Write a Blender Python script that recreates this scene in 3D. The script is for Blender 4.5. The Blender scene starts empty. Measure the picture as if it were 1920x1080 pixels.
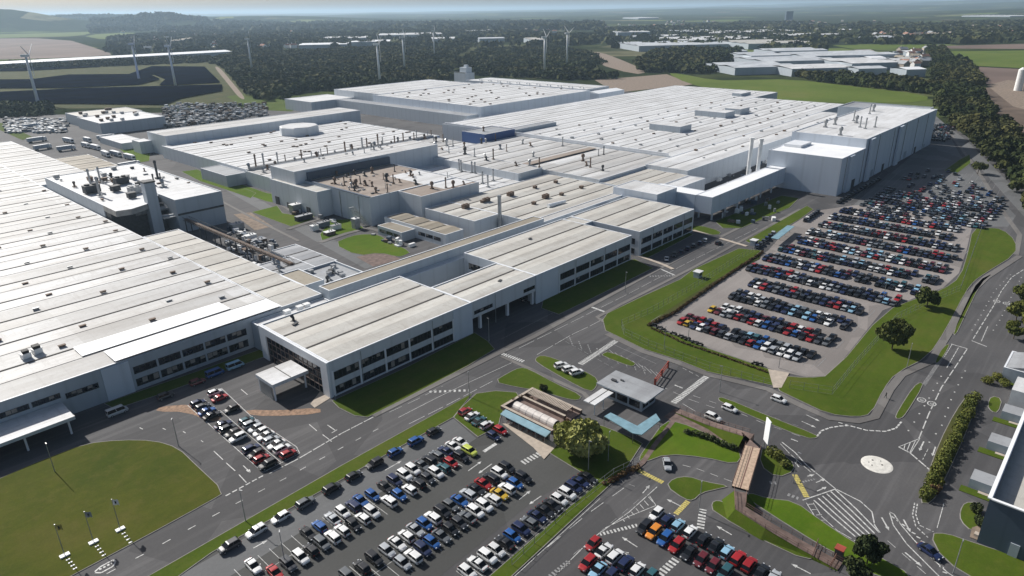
import bpy, math, random
import numpy as np
from mathutils import Vector, Matrix
random.seed(7); rng = np.random.default_rng(7)
R = math.radians
sc = bpy.context.scene
COL = sc.collection

# ------------------------------------------------------------------ camera, sky, sun
CAMH = 98.0
FPX = 1280.0                                  # focal length for a 1920 px wide frame (24 mm)
PITCH = math.atan(522 / FPX); ROLL = R(0.86); HEAD = R(43.0)   # heading from +X, world axes follow the factory grid
_F = Vector((math.cos(HEAD) * math.cos(PITCH), math.sin(HEAD) * math.cos(PITCH), -math.sin(PITCH)))
_R0 = Vector((math.sin(HEAD), -math.cos(HEAD), 0))
_U0 = _R0.cross(_F)
_RT = _R0 * math.cos(ROLL) - _U0 * math.sin(ROLL)
_UP = _U0 * math.cos(ROLL) + _R0 * math.sin(ROLL)
cam_d = bpy.data.cameras.new("camera"); cam = bpy.data.objects.new("camera", cam_d); COL.objects.link(cam)
cam_d.sensor_width = 36; cam_d.lens = FPX / 1920 * 36; cam_d.clip_start = 0.5; cam_d.clip_end = 120000
cam.matrix_world = Matrix(((_RT.x, _UP.x, -_F.x, 0), (_RT.y, _UP.y, -_F.y, 0), (_RT.z, _UP.z, -_F.z, CAMH), (0, 0, 0, 1)))
sc.camera = cam

SUN_EL = R(36.5); SUN_AZ = R(93.0)            # azimuth measured from +X, anticlockwise
w = bpy.data.worlds.new("World"); sc.world = w; w.use_nodes = True
nt = w.node_tree; nt.nodes.clear()
sky = nt.nodes.new("ShaderNodeTexSky"); sky.sky_type = 'NISHITA'; sky.sun_disc = False
sky.sun_elevation = SUN_EL; sky.sun_rotation = math.pi / 2 - SUN_AZ
sky.altitude = 100; sky.air_density = 1.0; sky.dust_density = 2.5; sky.ozone_density = 1.0
bg = nt.nodes.new("ShaderNodeBackground"); bg.inputs[1].default_value = 0.064
wo = nt.nodes.new("ShaderNodeOutputWorld")
nt.links.new(sky.outputs[0], bg.inputs[0]); nt.links.new(bg.outputs[0], wo.inputs[0])
sd = bpy.data.lights.new("sun", 'SUN'); sd.energy = 5.0; sd.angle = R(0.55); sd.color = (1.0, 0.965, 0.91)
sun = bpy.data.objects.new("sun", sd); COL.objects.link(sun)
sv = Vector((math.cos(SUN_EL) * math.cos(SUN_AZ), math.cos(SUN_EL) * math.sin(SUN_AZ), math.sin(SUN_EL)))
sun.rotation_euler = sv.to_track_quat('Z', 'Y').to_euler(); sun.location = (0, 0, 400)
sc.view_settings.view_transform = 'Standard'; sc.view_settings.look = 'None'
sc.view_settings.exposure = 0.16; sc.view_settings.gamma = 1.0; sc.view_settings.use_curve_mapping = False
sc.cycles.volume_bounces = 2; sc.cycles.max_bounces = 5; sc.cycles.diffuse_bounces = 3; sc.cycles.transparent_max_bounces = 8

def gp(px, py, z=0.0):
    """survey helper: the spot on the level z that lies under a pixel of the 1920x1080 photograph (metres)"""
    d = _F * FPX + _RT * (px - 960) - _UP * (py - 540)
    t = (z - CAMH) / d.z
    return (d.x * t, d.y * t)
def gps(pts, z=0.0): return [gp(x, y, z) for x, y in pts]

# ------------------------------------------------------------------ materials
def new_mat(name):
    m = bpy.data.materials.new(name); m.use_nodes = True
    n = m.node_tree; b = n.nodes["Principled BSDF"]; return m, n, b
def mat(name, col, rough=0.7, metal=0.0, spec=0.4, var=0.0, scale=0.3, coat=0.0, emit=None):
    m, n, b = new_mat(name)
    b.inputs["Roughness"].default_value = rough; b.inputs["Metallic"].default_value = metal
    b.inputs["Specular IOR Level"].default_value = spec; b.inputs["Coat Weight"].default_value = coat
    b.inputs["Base Color"].default_value = (*col, 1)
    if var:
        g = n.nodes.new("ShaderNodeNewGeometry")
        t = n.nodes.new("ShaderNodeTexNoise"); t.inputs["Scale"].default_value = scale; t.inputs["Detail"].default_value = 5
        n.links.new(g.outputs["Position"], t.inputs["Vector"])
        r = n.nodes.new("ShaderNodeValToRGB")
        r.color_ramp.elements[0].position = 0.3; r.color_ramp.elements[1].position = 0.7
        r.color_ramp.elements[0].color = (*[c * (1 - var) for c in col], 1)
        r.color_ramp.elements[1].color = (*[min(1, c * (1 + var)) for c in col], 1)
        n.links.new(t.outputs["Fac"], r.inputs["Fac"]); n.links.new(r.outputs[0], b.inputs["Base Color"])
    return m
def mixrgb(n, a, b, fac, mode='MIX'):
    x = n.nodes.new("ShaderNodeMix"); x.data_type = 'RGBA'; x.blend_type = mode
    for s, v in ((x.inputs[0], fac), (x.inputs[6], a), (x.inputs[7], b)):
        if hasattr(v, 'is_output'): n.links.new(v, s)
        elif isinstance(v, (int, float)): s.default_value = v
        else: s.default_value = (*v, 1)
    return x.outputs[2]
def mth(n, op, a, b=None, c=None):
    x = n.nodes.new("ShaderNodeMath"); x.operation = op
    for i, v in enumerate((a, b, c)):
        if v is None: continue
        if hasattr(v, 'is_output'): n.links.new(v, x.inputs[i])
        else: x.inputs[i].default_value = v
    return x.outputs[0]
def noise(n, vec, scale, detail=4, rough=0.55):
    t = n.nodes.new("ShaderNodeTexNoise"); t.inputs["Scale"].default_value = scale; t.inputs["Detail"].default_value = detail
    t.inputs["Roughness"].default_value = rough
    n.links.new(vec, t.inputs["Vector"]); return t.outputs["Fac"]
def ramp(n, fac, stops, interp='LINEAR'):
    r = n.nodes.new("ShaderNodeValToRGB"); r.color_ramp.interpolation = interp
    while len(r.color_ramp.elements) < len(stops): r.color_ramp.elements.new(0.5)
    for e, (p, c) in zip(r.color_ramp.elements, stops):
        e.position = p; e.color = (*c, 1) if len(c) == 3 else c
    n.links.new(fac, r.inputs["Fac"]); return r.outputs[0]
def geo(n):
    g = n.nodes.new("ShaderNodeNewGeometry"); return g.outputs["Position"]
def scaled(n, vec, s):
    m = n.nodes.new("ShaderNodeMapping"); m.inputs["Scale"].default_value = s; n.links.new(vec, m.inputs["Vector"]); return m.outputs[0]

def asphalt_mat(name, dark, light, patch=0.75):
    m, n, b = new_mat(name); p = geo(n)
    big = noise(n, p, 0.035, 5, 0.6); fine = noise(n, p, 1.6, 4, 0.7)
    c = ramp(n, big, [(0.32, dark), (0.68, light)])
    # laid strips running with the grid, worn lighter along wheel tracks
    st = noise(n, scaled(n, p, (0.02, 0.55, 1)), 1.0, 3, 0.5)
    c = mixrgb(n, c, [v * 1.35 for v in light], mth(n, 'MULTIPLY', ramp(n, st, [(0.5, (0, 0, 0)), (0.75, (1, 1, 1))]), patch))
    v = n.nodes.new("ShaderNodeTexVoronoi"); v.feature = 'F1'; v.inputs["Scale"].default_value = 0.06
    n.links.new(p, v.inputs["Vector"])
    c = mixrgb(n, c, [v_ * 0.72 for v_ in dark], mth(n, 'MULTIPLY', ramp(n, v.outputs["Color"], [(0.62, (0, 0, 0)), (0.64, (1, 1, 1))]), 0.5))
    c = mixrgb(n, c, mixrgb(n, (0.6, 0.6, 0.6), (1.35, 1.35, 1.35), fine), 0.5, 'MULTIPLY')
    n.links.new(c, b.inputs["Base Color"]); b.inputs["Roughness"].default_value = 0.85; b.inputs["Specular IOR Level"].default_value = 0.3
    return m
M = {}
M['asphalt'] = asphalt_mat("asphalt", (0.068, 0.067, 0.070), (0.10, 0.097, 0.098))
M['lot'] = asphalt_mat("pale_tarmac", (0.21, 0.19, 0.18), (0.28, 0.255, 0.24), 0.3)
M['newlot'] = asphalt_mat("dark_tarmac", (0.062, 0.063, 0.06), (0.08, 0.08, 0.078), 0.15)
M['pave'] = asphalt_mat("paving", (0.13, 0.122, 0.118), (0.19, 0.18, 0.17), 0.3)
M['greylot'] = asphalt_mat("grey_tarmac", (0.115, 0.118, 0.12), (0.15, 0.152, 0.155), 0.3)
M['gravel'] = mat("gravel", (0.22, 0.17, 0.13), 0.95, var=0.35, scale=0.4)
M['brick'] = mat("brick_paving", (0.155, 0.11, 0.095), 0.9, var=0.35, scale=0.6)
M['soil'] = mat("bare_soil", (0.115, 0.082, 0.06), 0.95, var=0.3, scale=0.05)
M['kerb'] = mat("kerb_stone", (0.24, 0.225, 0.21), 0.85, var=0.2, scale=0.8)
M['mark'] = mat("road_paint", (0.50, 0.50, 0.485), 0.6, var=0.4, scale=2.0)
M['markfaint'] = mat("worn_road_paint", (0.24, 0.24, 0.24), 0.7, var=0.4, scale=2.5)
M['yellow'] = mat("yellow_road_paint", (0.5, 0.42, 0.13), 0.6, var=0.35, scale=2.5)
M['rust'] = mat("rusty_surface_paint", (0.26, 0.16, 0.1), 0.8, var=0.4, scale=1.0)

def grass_mat(name, a, b_, c_, sc1=0.04):
    m, n, b = new_mat(name); p = geo(n)
    big = noise(n, p, sc1, 5, 0.6); mid = noise(n, p, sc1 * 7, 4, 0.7); fine = noise(n, p, 3.0, 3, 0.8)
    c = ramp(n, big, [(0.3, a), (0.55, b_), (0.75, c_)])
    c = mixrgb(n, c, c_, mth(n, 'MULTIPLY', ramp(n, mid, [(0.48, (0, 0, 0)), (0.7, (1, 1, 1))]), 0.5))
    sp = noise(n, p, 0.35, 6, 0.8)
    c = mixrgb(n, c, mixrgb(n, (0.55, 0.6, 0.5), (1.45, 1.35, 1.3), sp), 0.6, 'MULTIPLY')
    mow = noise(n, scaled(n, p, (0.04, 0.6, 1)), 1.0, 2, 0.5)
    c = mixrgb(n, c, mixrgb(n, (0.8, 0.8, 0.8), (1.25, 1.2, 1.1), mow), 0.55, 'MULTIPLY')
    c = mixrgb(n, c, mixrgb(n, (0.5, 0.5, 0.5), (1.5, 1.5, 1.5), fine), 0.55, 'MULTIPLY')
    n.links.new(c, b.inputs["Base Color"]); b.inputs["Roughness"].default_value = 0.95; b.inputs["Specular IOR Level"].default_value = 0.1
    return m
M['grass'] = grass_mat("mown_grass", (0.048, 0.082, 0.008), (0.064, 0.100, 0.011), (0.092, 0.105, 0.022))
M['grass_dry'] = grass_mat("dry_lawn", (0.046, 0.068, 0.008), (0.072, 0.084, 0.012), (0.098, 0.092, 0.024))
M['grass_bright'] = grass_mat("bright_grass", (0.055, 0.11, 0.006), (0.078, 0.135, 0.010), (0.10, 0.125, 0.020))
M['grass_field'] = grass_mat("field_grass", (0.075, 0.115, 0.018), (0.10, 0.145, 0.026), (0.13, 0.15, 0.04), 0.01)
M['scrub'] = grass_mat("scrub_grass", (0.038, 0.054, 0.016), (0.062, 0.070, 0.022), (0.10, 0.09, 0.045))
M['field_brown'] = mat("ploughed_field", (0.15, 0.105, 0.085), 0.95, var=0.25, scale=0.006)

def roof_mat(name, base, alt, stain, cell=(0.022, 0.0545), amt=0.9):
    """sheet roofing: strips and bays of slightly different age, ribs, dirt"""
    m, n, b = new_mat(name); p = geo(n)
    sep = n.nodes.new("ShaderNodeSeparateXYZ"); n.links.new(p, sep.inputs[0])
    fx = mth(n, 'FLOOR', mth(n, 'MULTIPLY', sep.outputs[0], cell[0])); fy = mth(n, 'FLOOR', mth(n, 'MULTIPLY', sep.outputs[1], cell[1]))
    cb = n.nodes.new("ShaderNodeCombineXYZ"); n.links.new(fx, cb.inputs[0]); n.links.new(fy, cb.inputs[1])
    wn = n.nodes.new("ShaderNodeTexWhiteNoise"); wn.noise_dimensions = '2D'; n.links.new(cb.outputs[0], wn.inputs["Vector"])
    cb2 = n.nodes.new("ShaderNodeCombineXYZ"); n.links.new(fy, cb2.inputs[0])
    wn2 = n.nodes.new("ShaderNodeTexWhiteNoise"); wn2.noise_dimensions = '2D'; n.links.new(cb2.outputs[0], wn2.inputs["Vector"])
    f = mth(n, 'ADD', mth(n, 'MULTIPLY', wn.outputs["Value"], 0.55), mth(n, 'MULTIPLY', wn2.outputs["Value"], 0.45))
    c = mixrgb(n, base, alt, mth(n, 'MULTIPLY', ramp(n, f, [(0.25, (0, 0, 0)), (0.8, (1, 1, 1))]), amt))
    d = noise(n, scaled(n, p, (0.03, 0.18, 1)), 1.0, 6, 0.65)
    c = mixrgb(n, c, stain, mth(n, 'MULTIPLY', ramp(n, d, [(0.44, (0, 0, 0)), (0.74, (1, 1, 1))]), 0.8))
    run = noise(n, scaled(n, p, (0.5, 0.07, 1)), 1.0, 4, 0.6)
    c = mixrgb(n, c, stain, mth(n, 'MULTIPLY', ramp(n, run, [(0.55, (0, 0, 0)), (0.75, (1, 1, 1))]), 0.45))
    d2 = noise(n, p, 0.6, 5, 0.75)
    c = mixrgb(n, c, stain, mth(n, 'MULTIPLY', ramp(n, d2, [(0.52, (0, 0, 0)), (0.72, (1, 1, 1))]), 0.55))
    rib = mth(n, 'FRACT', mth(n, 'MULTIPLY', sep.outputs[0], 0.165))
    ribm = ramp(n, rib, [(0.0, (0.86, 0.86, 0.86)), (0.08, (1, 1, 1))])
    bl = noise(n, p, 0.045, 4, 0.6); c = mixrgb(n, c, mixrgb(n, (0.80, 0.79, 0.77), (1.12, 1.12, 1.12), bl), 0.8, 'MULTIPLY')
    c = mixrgb(n, c, ribm, 0.5, 'MULTIPLY')
    n.links.new(c, b.inputs["Base Color"]); b.inputs["Roughness"].default_value = 0.6; b.inputs["Specular IOR Level"].default_value = 0.35
    return m
M['roof'] = roof_mat("pale_sheet_roof", (0.68, 0.685, 0.69), (0.46, 0.455, 0.445), (0.34, 0.32, 0.30))
M['roof_white'] = roof_mat("white_sheet_roof", (0.74, 0.75, 0.765), (0.60, 0.605, 0.61), (0.42, 0.41, 0.40), amt=0.7)
M['roof_beige'] = roof_mat("beige_sheet_roof", (0.57, 0.56, 0.525), (0.49, 0.47, 0.43), (0.34, 0.31, 0.275), amt=0.8)
M['roof_tan'] = roof_mat("tan_felt_roof", (0.36, 0.32, 0.25), (0.28, 0.25, 0.20), (0.2, 0.16, 0.12))
M['roof_brown'] = roof_mat("stained_brown_roof", (0.38, 0.325, 0.275), (0.31, 0.25, 0.21), (0.18, 0.135, 0.11), amt=0.9)
M['roof_pale'] = roof_mat("pale_grey_sheet_roof", (0.62, 0.65, 0.68), (0.48, 0.51, 0.55), (0.36, 0.37, 0.38))
M['roof_grey'] = roof_mat("grey_sheet_roof", (0.38, 0.40, 0.42), (0.32, 0.33, 0.35), (0.22, 0.22, 0.23))
M['roof_bright'] = mat("clean_white_roof", (0.86, 0.87, 0.88), 0.5, var=0.06, scale=0.1)

def clad_mat(name, col, rib=0.9, dirt=0.3):
    m, n, b = new_mat(name); p = geo(n)
    sep = n.nodes.new("ShaderNodeSeparateXYZ"); n.links.new(p, sep.inputs[0])
    s = mth(n, 'ADD', sep.outputs[0], sep.outputs[1])
    r1 = ramp(n, mth(n, 'FRACT', mth(n, 'MULTIPLY', s, rib)), [(0.0, (0.84, 0.84, 0.84)), (0.12, (1, 1, 1)), (0.9, (1, 1, 1)), (1.0, (0.84, 0.84, 0.84))])
    v = noise(n, scaled(n, p, (0.35, 0.35, 0.06)), 1.0, 5, 0.6)
    c = mixrgb(n, col, [q * 0.72 for q in col], mth(n, 'MULTIPLY', v, dirt * 1.6))
    c = mixrgb(n, c, r1, 0.6, 'MULTIPLY')
    n.links.new(c, b.inputs["Base Color"]); b.inputs["Roughness"].default_value = 0.55
    return m
M['clad'] = clad_mat("pale_cladding", (0.62, 0.66, 0.70), 0.15)
M['clad_grey'] = clad_mat("grey_cladding", (0.42, 0.47, 0.52), 0.15)
M['clad_blue'] = clad_mat("blue_cladding", (0.03, 0.085, 0.25), 0.4, 0.2)
M['clad_lt'] = clad_mat("pale_blue_cladding", (0.66, 0.72, 0.80), 0.1, 0.3)
M['clad_navy'] = clad_mat("slate_cladding", (0.07, 0.10, 0.145), 0.25, 0.2)
M['white'] = mat("white_paint", (0.8, 0.8, 0.79), 0.5, var=0.08, scale=0.5)
M['trim'] = mat("white_trim", (0.74, 0.76, 0.79), 0.5, var=0.06, scale=0.3)
M['concrete'] = mat("concrete", (0.34, 0.33, 0.31), 0.9, var=0.2, scale=0.5)
M['gutter'] = mat("dirty_gutter", (0.075, 0.07, 0.065), 0.9, var=0.4, scale=0.4)
M['dark'] = mat("dark_metal", (0.05, 0.052, 0.056), 0.6, var=0.3, scale=0.8)
M['steel'] = mat("galvanised_steel", (0.36, 0.37, 0.38), 0.45, 0.5, var=0.2, scale=0.8)
M['steel_rust'] = mat("rusty_steel", (0.17, 0.12, 0.09), 0.8, var=0.4, scale=0.8)
M['glass'] = mat("window_glass", (0.014, 0.018, 0.026), 0.08, 0.0, 0.7, var=0.6, scale=0.35)
M['blind'] = mat("drawn_blind", (0.28, 0.25, 0.22), 0.7, var=0.3, scale=0.5)
M['mullion'] = mat("brown_mullion", (0.19, 0.14, 0.12), 0.6)
M['blue_sheet'] = mat("blue_roof_sheet", (0.19, 0.32, 0.38), 0.45, var=0.18, scale=0.6)
M['red_paint'] = mat("red_paint", (0.34, 0.07, 0.045), 0.5, var=0.2, scale=1)
M['rail'] = mat("brown_handrail", (0.17, 0.095, 0.075), 0.6)
M['timber'] = mat("pale_timber_deck", (0.46, 0.34, 0.25), 0.8, var=0.22, scale=1.4)
M['black'] = mat("black_rubber", (0.015, 0.015, 0.016), 0.7)
M['turbine'] = mat("turbine_white", (0.72, 0.74, 0.76), 0.4)
M['bark'] = mat("bark", (0.09, 0.065, 0.045), 0.95, var=0.3, scale=2)
M['solar'] = mat("solar_panel", (0.016, 0.036, 0.14), 0.45, 0.0, 0.5, var=0.3, scale=0.02)
M['terracotta'] = mat("clay_roof_tiles", (0.32, 0.17, 0.12), 0.9, var=0.2, scale=0.1)
M['plastic_white'] = mat("polytunnel_skin", (0.66, 0.61, 0.57), 0.45, var=0.18, scale=0.7)
M['cream'] = mat("cream_path", (0.42, 0.36, 0.30), 0.9, var=0.15, scale=0.8)
M['island'] = mat("painted_island", (0.64, 0.62, 0.57), 0.8, var=0.16, scale=1.1)

def leaf_mat(name, a, b_):
    m, n, b = new_mat(name); p = geo(n)
    f = noise(n, p, 0.30, 4, 0.7)
    oi = n.nodes.new("ShaderNodeObjectInfo")
    c = ramp(n, f, [(0.35, a), (0.66, b_)])
    c = mixrgb(n, c, mixrgb(n, (0.8, 0.85, 0.8), (1.2, 1.12, 1.1), oi.outputs["Random"]), 0.8, 'MULTIPLY')
    n.links.new(c, b.inputs["Base Color"]); b.inputs["Roughness"].default_value = 0.8; b.inputs["Specular IOR Level"].default_value = 0.2
    return m
M['leaf'] = leaf_mat("oak_leaves", (0.052, 0.070, 0.018), (0.10, 0.115, 0.030))
M['leaf_dark'] = leaf_mat("dark_leaves", (0.034, 0.050, 0.018), (0.068, 0.085, 0.028))
M['leaf_willow'] = leaf_mat("willow_leaves", (0.22, 0.24, 0.07), (0.34, 0.34, 0.11))
M['leaf_hedge'] = leaf_mat("hedge_leaves", (0.08, 0.10, 0.02), (0.16, 0.165, 0.035))
M['leaf_rust'] = leaf_mat("russet_shrub_leaves", (0.10, 0.055, 0.03), (0.13, 0.09, 0.04))
def wood_mat(name, a, b_, c_):
    m, n, b = new_mat(name); p = geo(n)
    f = noise(n, p, 0.05, 6, 0.75); g = noise(n, p, 0.008, 3, 0.6)
    c = ramp(n, f, [(0.35, a), (0.6, b_)]); c = mixrgb(n, c, c_, mth(n, 'MULTIPLY', ramp(n, g, [(0.45, (0, 0, 0)), (0.6, (1, 1, 1))]), 0.8))
    sp = n.nodes.new('ShaderNodeTexVoronoi'); sp.inputs['Scale'].default_value = 0.07; n.links.new(p, sp.inputs['Vector'])
    c = mixrgb(n, c, mixrgb(n, (0.55, 0.6, 0.6), (1.7, 1.55, 1.3), ramp(n, sp.outputs['Color'], [(0.2, (0, 0, 0)), (0.8, (1, 1, 1))])), 0.75, 'MULTIPLY')
    n.links.new(c, b.inputs["Base Color"]); b.inputs["Roughness"].default_value = 0.9; b.inputs["Specular IOR Level"].default_value = 0.1
    return m
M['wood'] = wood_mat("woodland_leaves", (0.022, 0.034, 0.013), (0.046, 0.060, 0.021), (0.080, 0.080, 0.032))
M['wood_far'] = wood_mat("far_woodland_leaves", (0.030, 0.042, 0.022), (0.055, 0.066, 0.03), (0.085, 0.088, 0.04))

def paint_mat():
    m, n, b = new_mat("car_paint")
    oi = n.nodes.new("ShaderNodeObjectInfo"); n.links.new(oi.outputs["Color"], b.inputs["Base Color"])
    b.inputs["Roughness"].default_value = 0.38; b.inputs["Coat Weight"].default_value = 0.7; b.inputs["Coat Roughness"].default_value = 0.06
    b.inputs["Metallic"].default_value = 0.1
    return m
M['paint'] = paint_mat()
M['carglass'] = mat("car_glass", (0.007, 0.009, 0.012), 0.16, 0, 0.25)
M['headlight'] = mat("headlight_lens", (0.6, 0.62, 0.65), 0.15)
M['taillight'] = mat("tail_lamp", (0.30, 0.01, 0.01), 0.25)

# ground far away: patchwork of fields, hedges and woods
def ground_mat():
    m, n, b = new_mat("countryside"); p = geo(n)
    wob = n.nodes.new("ShaderNodeTexNoise"); wob.inputs["Scale"].default_value = 0.004; n.links.new(p, wob.inputs["Vector"])
    add = n.nodes.new("ShaderNodeVectorMath"); add.operation = 'MULTIPLY_ADD'
    n.links.new(wob.outputs["Color"], add.inputs[0]); add.inputs[1].default_value = (120, 120, 0); n.links.new(p, add.inputs[2])
    def vor(scale, feat):
        v = n.nodes.new("ShaderNodeTexVoronoi"); v.feature = feat; v.voronoi_dimensions = '2D'; v.inputs["Scale"].default_value = scale
        n.links.new(add.outputs[0], v.inputs["Vector"]); return v
    v = vor(0.0032, 'F1'); s = n.nodes.new("ShaderNodeSeparateColor"); n.links.new(v.outputs["Color"], s.inputs[0])
    fld = ramp(n, s.outputs[0], [(0.0, (0.030, 0.042, 0.020)), (0.34, (0.045, 0.058, 0.026)), (0.5, (0.13, 0.165, 0.055)), (0.62, (0.18, 0.20, 0.075)),
                                 (0.72, (0.15, 0.115, 0.085)), (0.8, (0.2, 0.19, 0.12)), (0.88, (0.036, 0.046, 0.022))], 'CONSTANT')
    e = vor(0.0032, 'DISTANCE_TO_EDGE')
    fld = mixrgb(n, (0.026, 0.036, 0.018), fld, ramp(n, e.outputs["Distance"], [(0.02, (0, 0, 0)), (0.05, (1, 1, 1))]))
    tr = noise(n, p, 0.012, 6, 0.75); mask = ramp(n, noise(n, p, 0.0011, 5, 0.6), [(0.40, (0, 0, 0)), (0.52, (1, 1, 1))])
    wood = ramp(n, tr, [(0.3, (0.018, 0.027, 0.014)), (0.6, (0.040, 0.050, 0.024)), (0.75, (0.07, 0.075, 0.035))])
    c = mixrgb(n, fld, wood, mask)
    c = mixrgb(n, c, mixrgb(n, (0.7, 0.7, 0.7), (1.3, 1.3, 1.3), noise(n, p, 0.05, 5, 0.7)), 0.7, 'MULTIPLY')
    n.links.new(c, b.inputs["Base Color"]); b.inputs["Roughness"].default_value = 1.0; b.inputs["Specular IOR Level"].default_value = 0.0
    return m
M['ground'] = ground_mat()

# ------------------------------------------------------------------ mesh helpers
class MB:
    def __init__(s): s.v = []; s.f = []; s.m = []
    def face(s, pts, mi=0):
        b = len(s.v); s.v += [tuple(p) for p in pts]; s.f.append(tuple(range(b, b + len(pts)))); s.m.append(mi)
    def box(s, x0, x1, y0, y1, z0, z1, mi=0, top=None):
        b = len(s.v); s.v += [(x0, y0, z0), (x1, y0, z0), (x1, y1, z0), (x0, y1, z0), (x0, y0, z1), (x1, y0, z1), (x1, y1, z1), (x0, y1, z1)]
        for q in ((0, 3, 2, 1), (0, 1, 5, 4), (1, 2, 6, 5), (2, 3, 7, 6), (3, 0, 4, 7), (4, 5, 6, 7)):
            s.f.append(tuple(b + i for i in q)); s.m.append(mi)
        if top is not None: s.m[-1] = top
    def obox(s, cx, cy, ang, L, W, z0, z1, mi=0):
        c, n = math.cos(ang), math.sin(ang); pts = []
        for z in (z0, z1):
            for u, v in ((-L/2, -W/2), (L/2, -W/2), (L/2, W/2), (-L/2, W/2)): pts.append((cx + u*c - v*n, cy + u*n + v*c, z))
        b = len(s.v); s.v += pts
        for q in ((0, 3, 2, 1), (0, 1, 5, 4), (1, 2, 6, 5), (2, 3, 7, 6), (3, 0, 4, 7), (4, 5, 6, 7)):
            s.f.append(tuple(b + i for i in q)); s.m.append(mi)
    def prism(s, poly, z0, z1, mi=0, top=None, cap=True):
        a = sum(poly[i][0] * poly[(i+1) % len(poly)][1] - poly[(i+1) % len(poly)][0] * poly[i][1] for i in range(len(poly)))
        if a < 0: poly = poly[::-1]
        n = len(poly); b = len(s.v)
        s.v += [(x, y, z0) for x, y in poly] + [(x, y, z1) for x, y in poly]
        for i in range(n):
            j = (i + 1) % n; s.f.append((b + i, b + j, b + n + j, b + n + i)); s.m.append(mi)
        if cap: s.f.append(tuple(range(b + n, b + 2*n))); s.m.append(mi if top is None else top)
    def tube(s, p0, p1, r0, r1=None, n=8, mi=0, caps=True):
        r1 = r0 if r1 is None else r1
        p0 = Vector(p0); p1 = Vector(p1); d = (p1 - p0).normalized()
        a = d.orthogonal().normalized(); c = d.cross(a); b = len(s.v)
        for p, r in ((p0, r0), (p1, r1)):
            for i in range(n):
                t = 2 * math.pi * i / n; s.v.append(tuple(p + a * (r * math.cos(t)) + c * (r * math.sin(t))))
        for i in range(n):
            j = (i + 1) % n; s.f.append((b + i, b + j, b + n + j, b + n + i)); s.m.append(mi)
        if caps:
            s.f.append(tuple(b + n + i for i in range(n))); s.m.append(mi)
            s.f.append(tuple(b + i for i in reversed(range(n)))); s.m.append(mi)
    def mesh(s, name, mats, smooth=False):
        me = bpy.data.meshes.new(name); me.from_pydata(s.v, [], s.f)
        for m in (mats if isinstance(mats, (list, tuple)) else [mats]): me.materials.append(m)
        if any(s.m): me.polygons.foreach_set("material_index", s.m)
        if smooth: me.polygons.foreach_set("use_smooth", [True] * len(s.f))
        me.update(); return me
    def build(s, name, mats, parent=None, smooth=False):
        return put(name, s.mesh(name, mats, smooth), parent)
def put(name, me, parent=None, loc=None, rz=0.0, scale=None):
    o = bpy.data.objects.new(name, me); COL.objects.link(o)
    if parent is not None: o.parent = parent
    if loc is not None: o.location = loc
    if rz: o.rotation_euler = (0, 0, rz)
    if scale is not None: o.scale = scale
    return o
def tag(o, label=None, cat=None, group=None, kind=None):
    if label: o['label'] = label
    if cat: o['category'] = cat
    if group: o['group'] = group
    if kind: o['kind'] = kind
    return o
def empty(name, label, cat, loc=(0, 0, 0), rz=0.0, group=None):
    o = bpy.data.objects.new(name, None); COL.objects.link(o); o.location = loc; o.rotation_euler = (0, 0, rz)
    o.empty_display_size = 1
    return tag(o, label, cat, group)

# copying a thing with its parts and sub-parts, parent to child
KIDS = {}
def kids(o):
    if o.name not in KIDS: KIDS[o.name] = [c for c in o.children]
    return KIDS[o.name]
def clone(o, parent=None, color=None):
    c = o.copy(); COL.objects.link(c)
    if parent is not None: c.parent = parent
    if color is not None: c.color = color
    for k in kids(o): clone(k, c, color)
    return c

def chop(poly, step=6.0):
    return poly
def smooth_poly(pts, n=2):
    for _ in range(n):
        q = []
        for i in range(len(pts)):
            a, b = pts[i], pts[(i + 1) % len(pts)]
            q.append((a[0]*.75 + b[0]*.25, a[1]*.75 + b[1]*.25)); q.append((a[0]*.25 + b[0]*.75, a[1]*.25 + b[1]*.75))
        pts = q
    return pts
LAWNN = [0]
def inset(poly, d):
    a = sum(poly[i][0] * poly[(i+1) % len(poly)][1] - poly[(i+1) % len(poly)][0] * poly[i][1] for i in range(len(poly)))
    if a < 0: poly = poly[::-1]
    out = []; n = len(poly)
    for i in range(n):
        p0, p1, p2 = Vector(poly[i-1]), Vector(poly[i]), Vector(poly[(i+1) % n])
        e1 = (p1 - p0).normalized(); e2 = (p2 - p1).normalized()
        n1 = Vector((-e1.y, e1.x)); n2 = Vector((-e2.y, e2.x)); nn = n1 + n2
        if nn.length < 1e-4: nn = n1
        nn.normalize(); k = d / max(0.5, nn.dot(n1))
        out.append((p1.x + nn.x * k, p1.y + nn.y * k))
    return out
def lawn(px, m='grass', name='lawn', soft=1, kerb=True, h=0.12, label=None):
    poly = gps(px)
    if soft: poly = smooth_poly(poly, soft)
    z = h + 0.003 * (LAWNN[0] % 9); LAWNN[0] += 1
    if kerb:
        k = MB(); k.prism(poly, -0.2, z - 0.004); ko = k.build('kerb', M['kerb']); tag(ko, kind='structure')
        poly = inset(poly, 0.16)
    b = MB(); b.prism(poly, z - 0.05 if kerb else -0.2, z)
    o = b.build(name, M[m]); tag(o, kind='structure'); return o
def sheet(px, m, name, z, soft=0, metres=False):
    poly = px if metres else gps(px)
    if soft: poly = smooth_poly(poly, soft)
    b = MB(); b.prism(poly, z - 0.03, z); o = b.build(name, M[m]); return tag(o, kind='structure')

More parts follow.
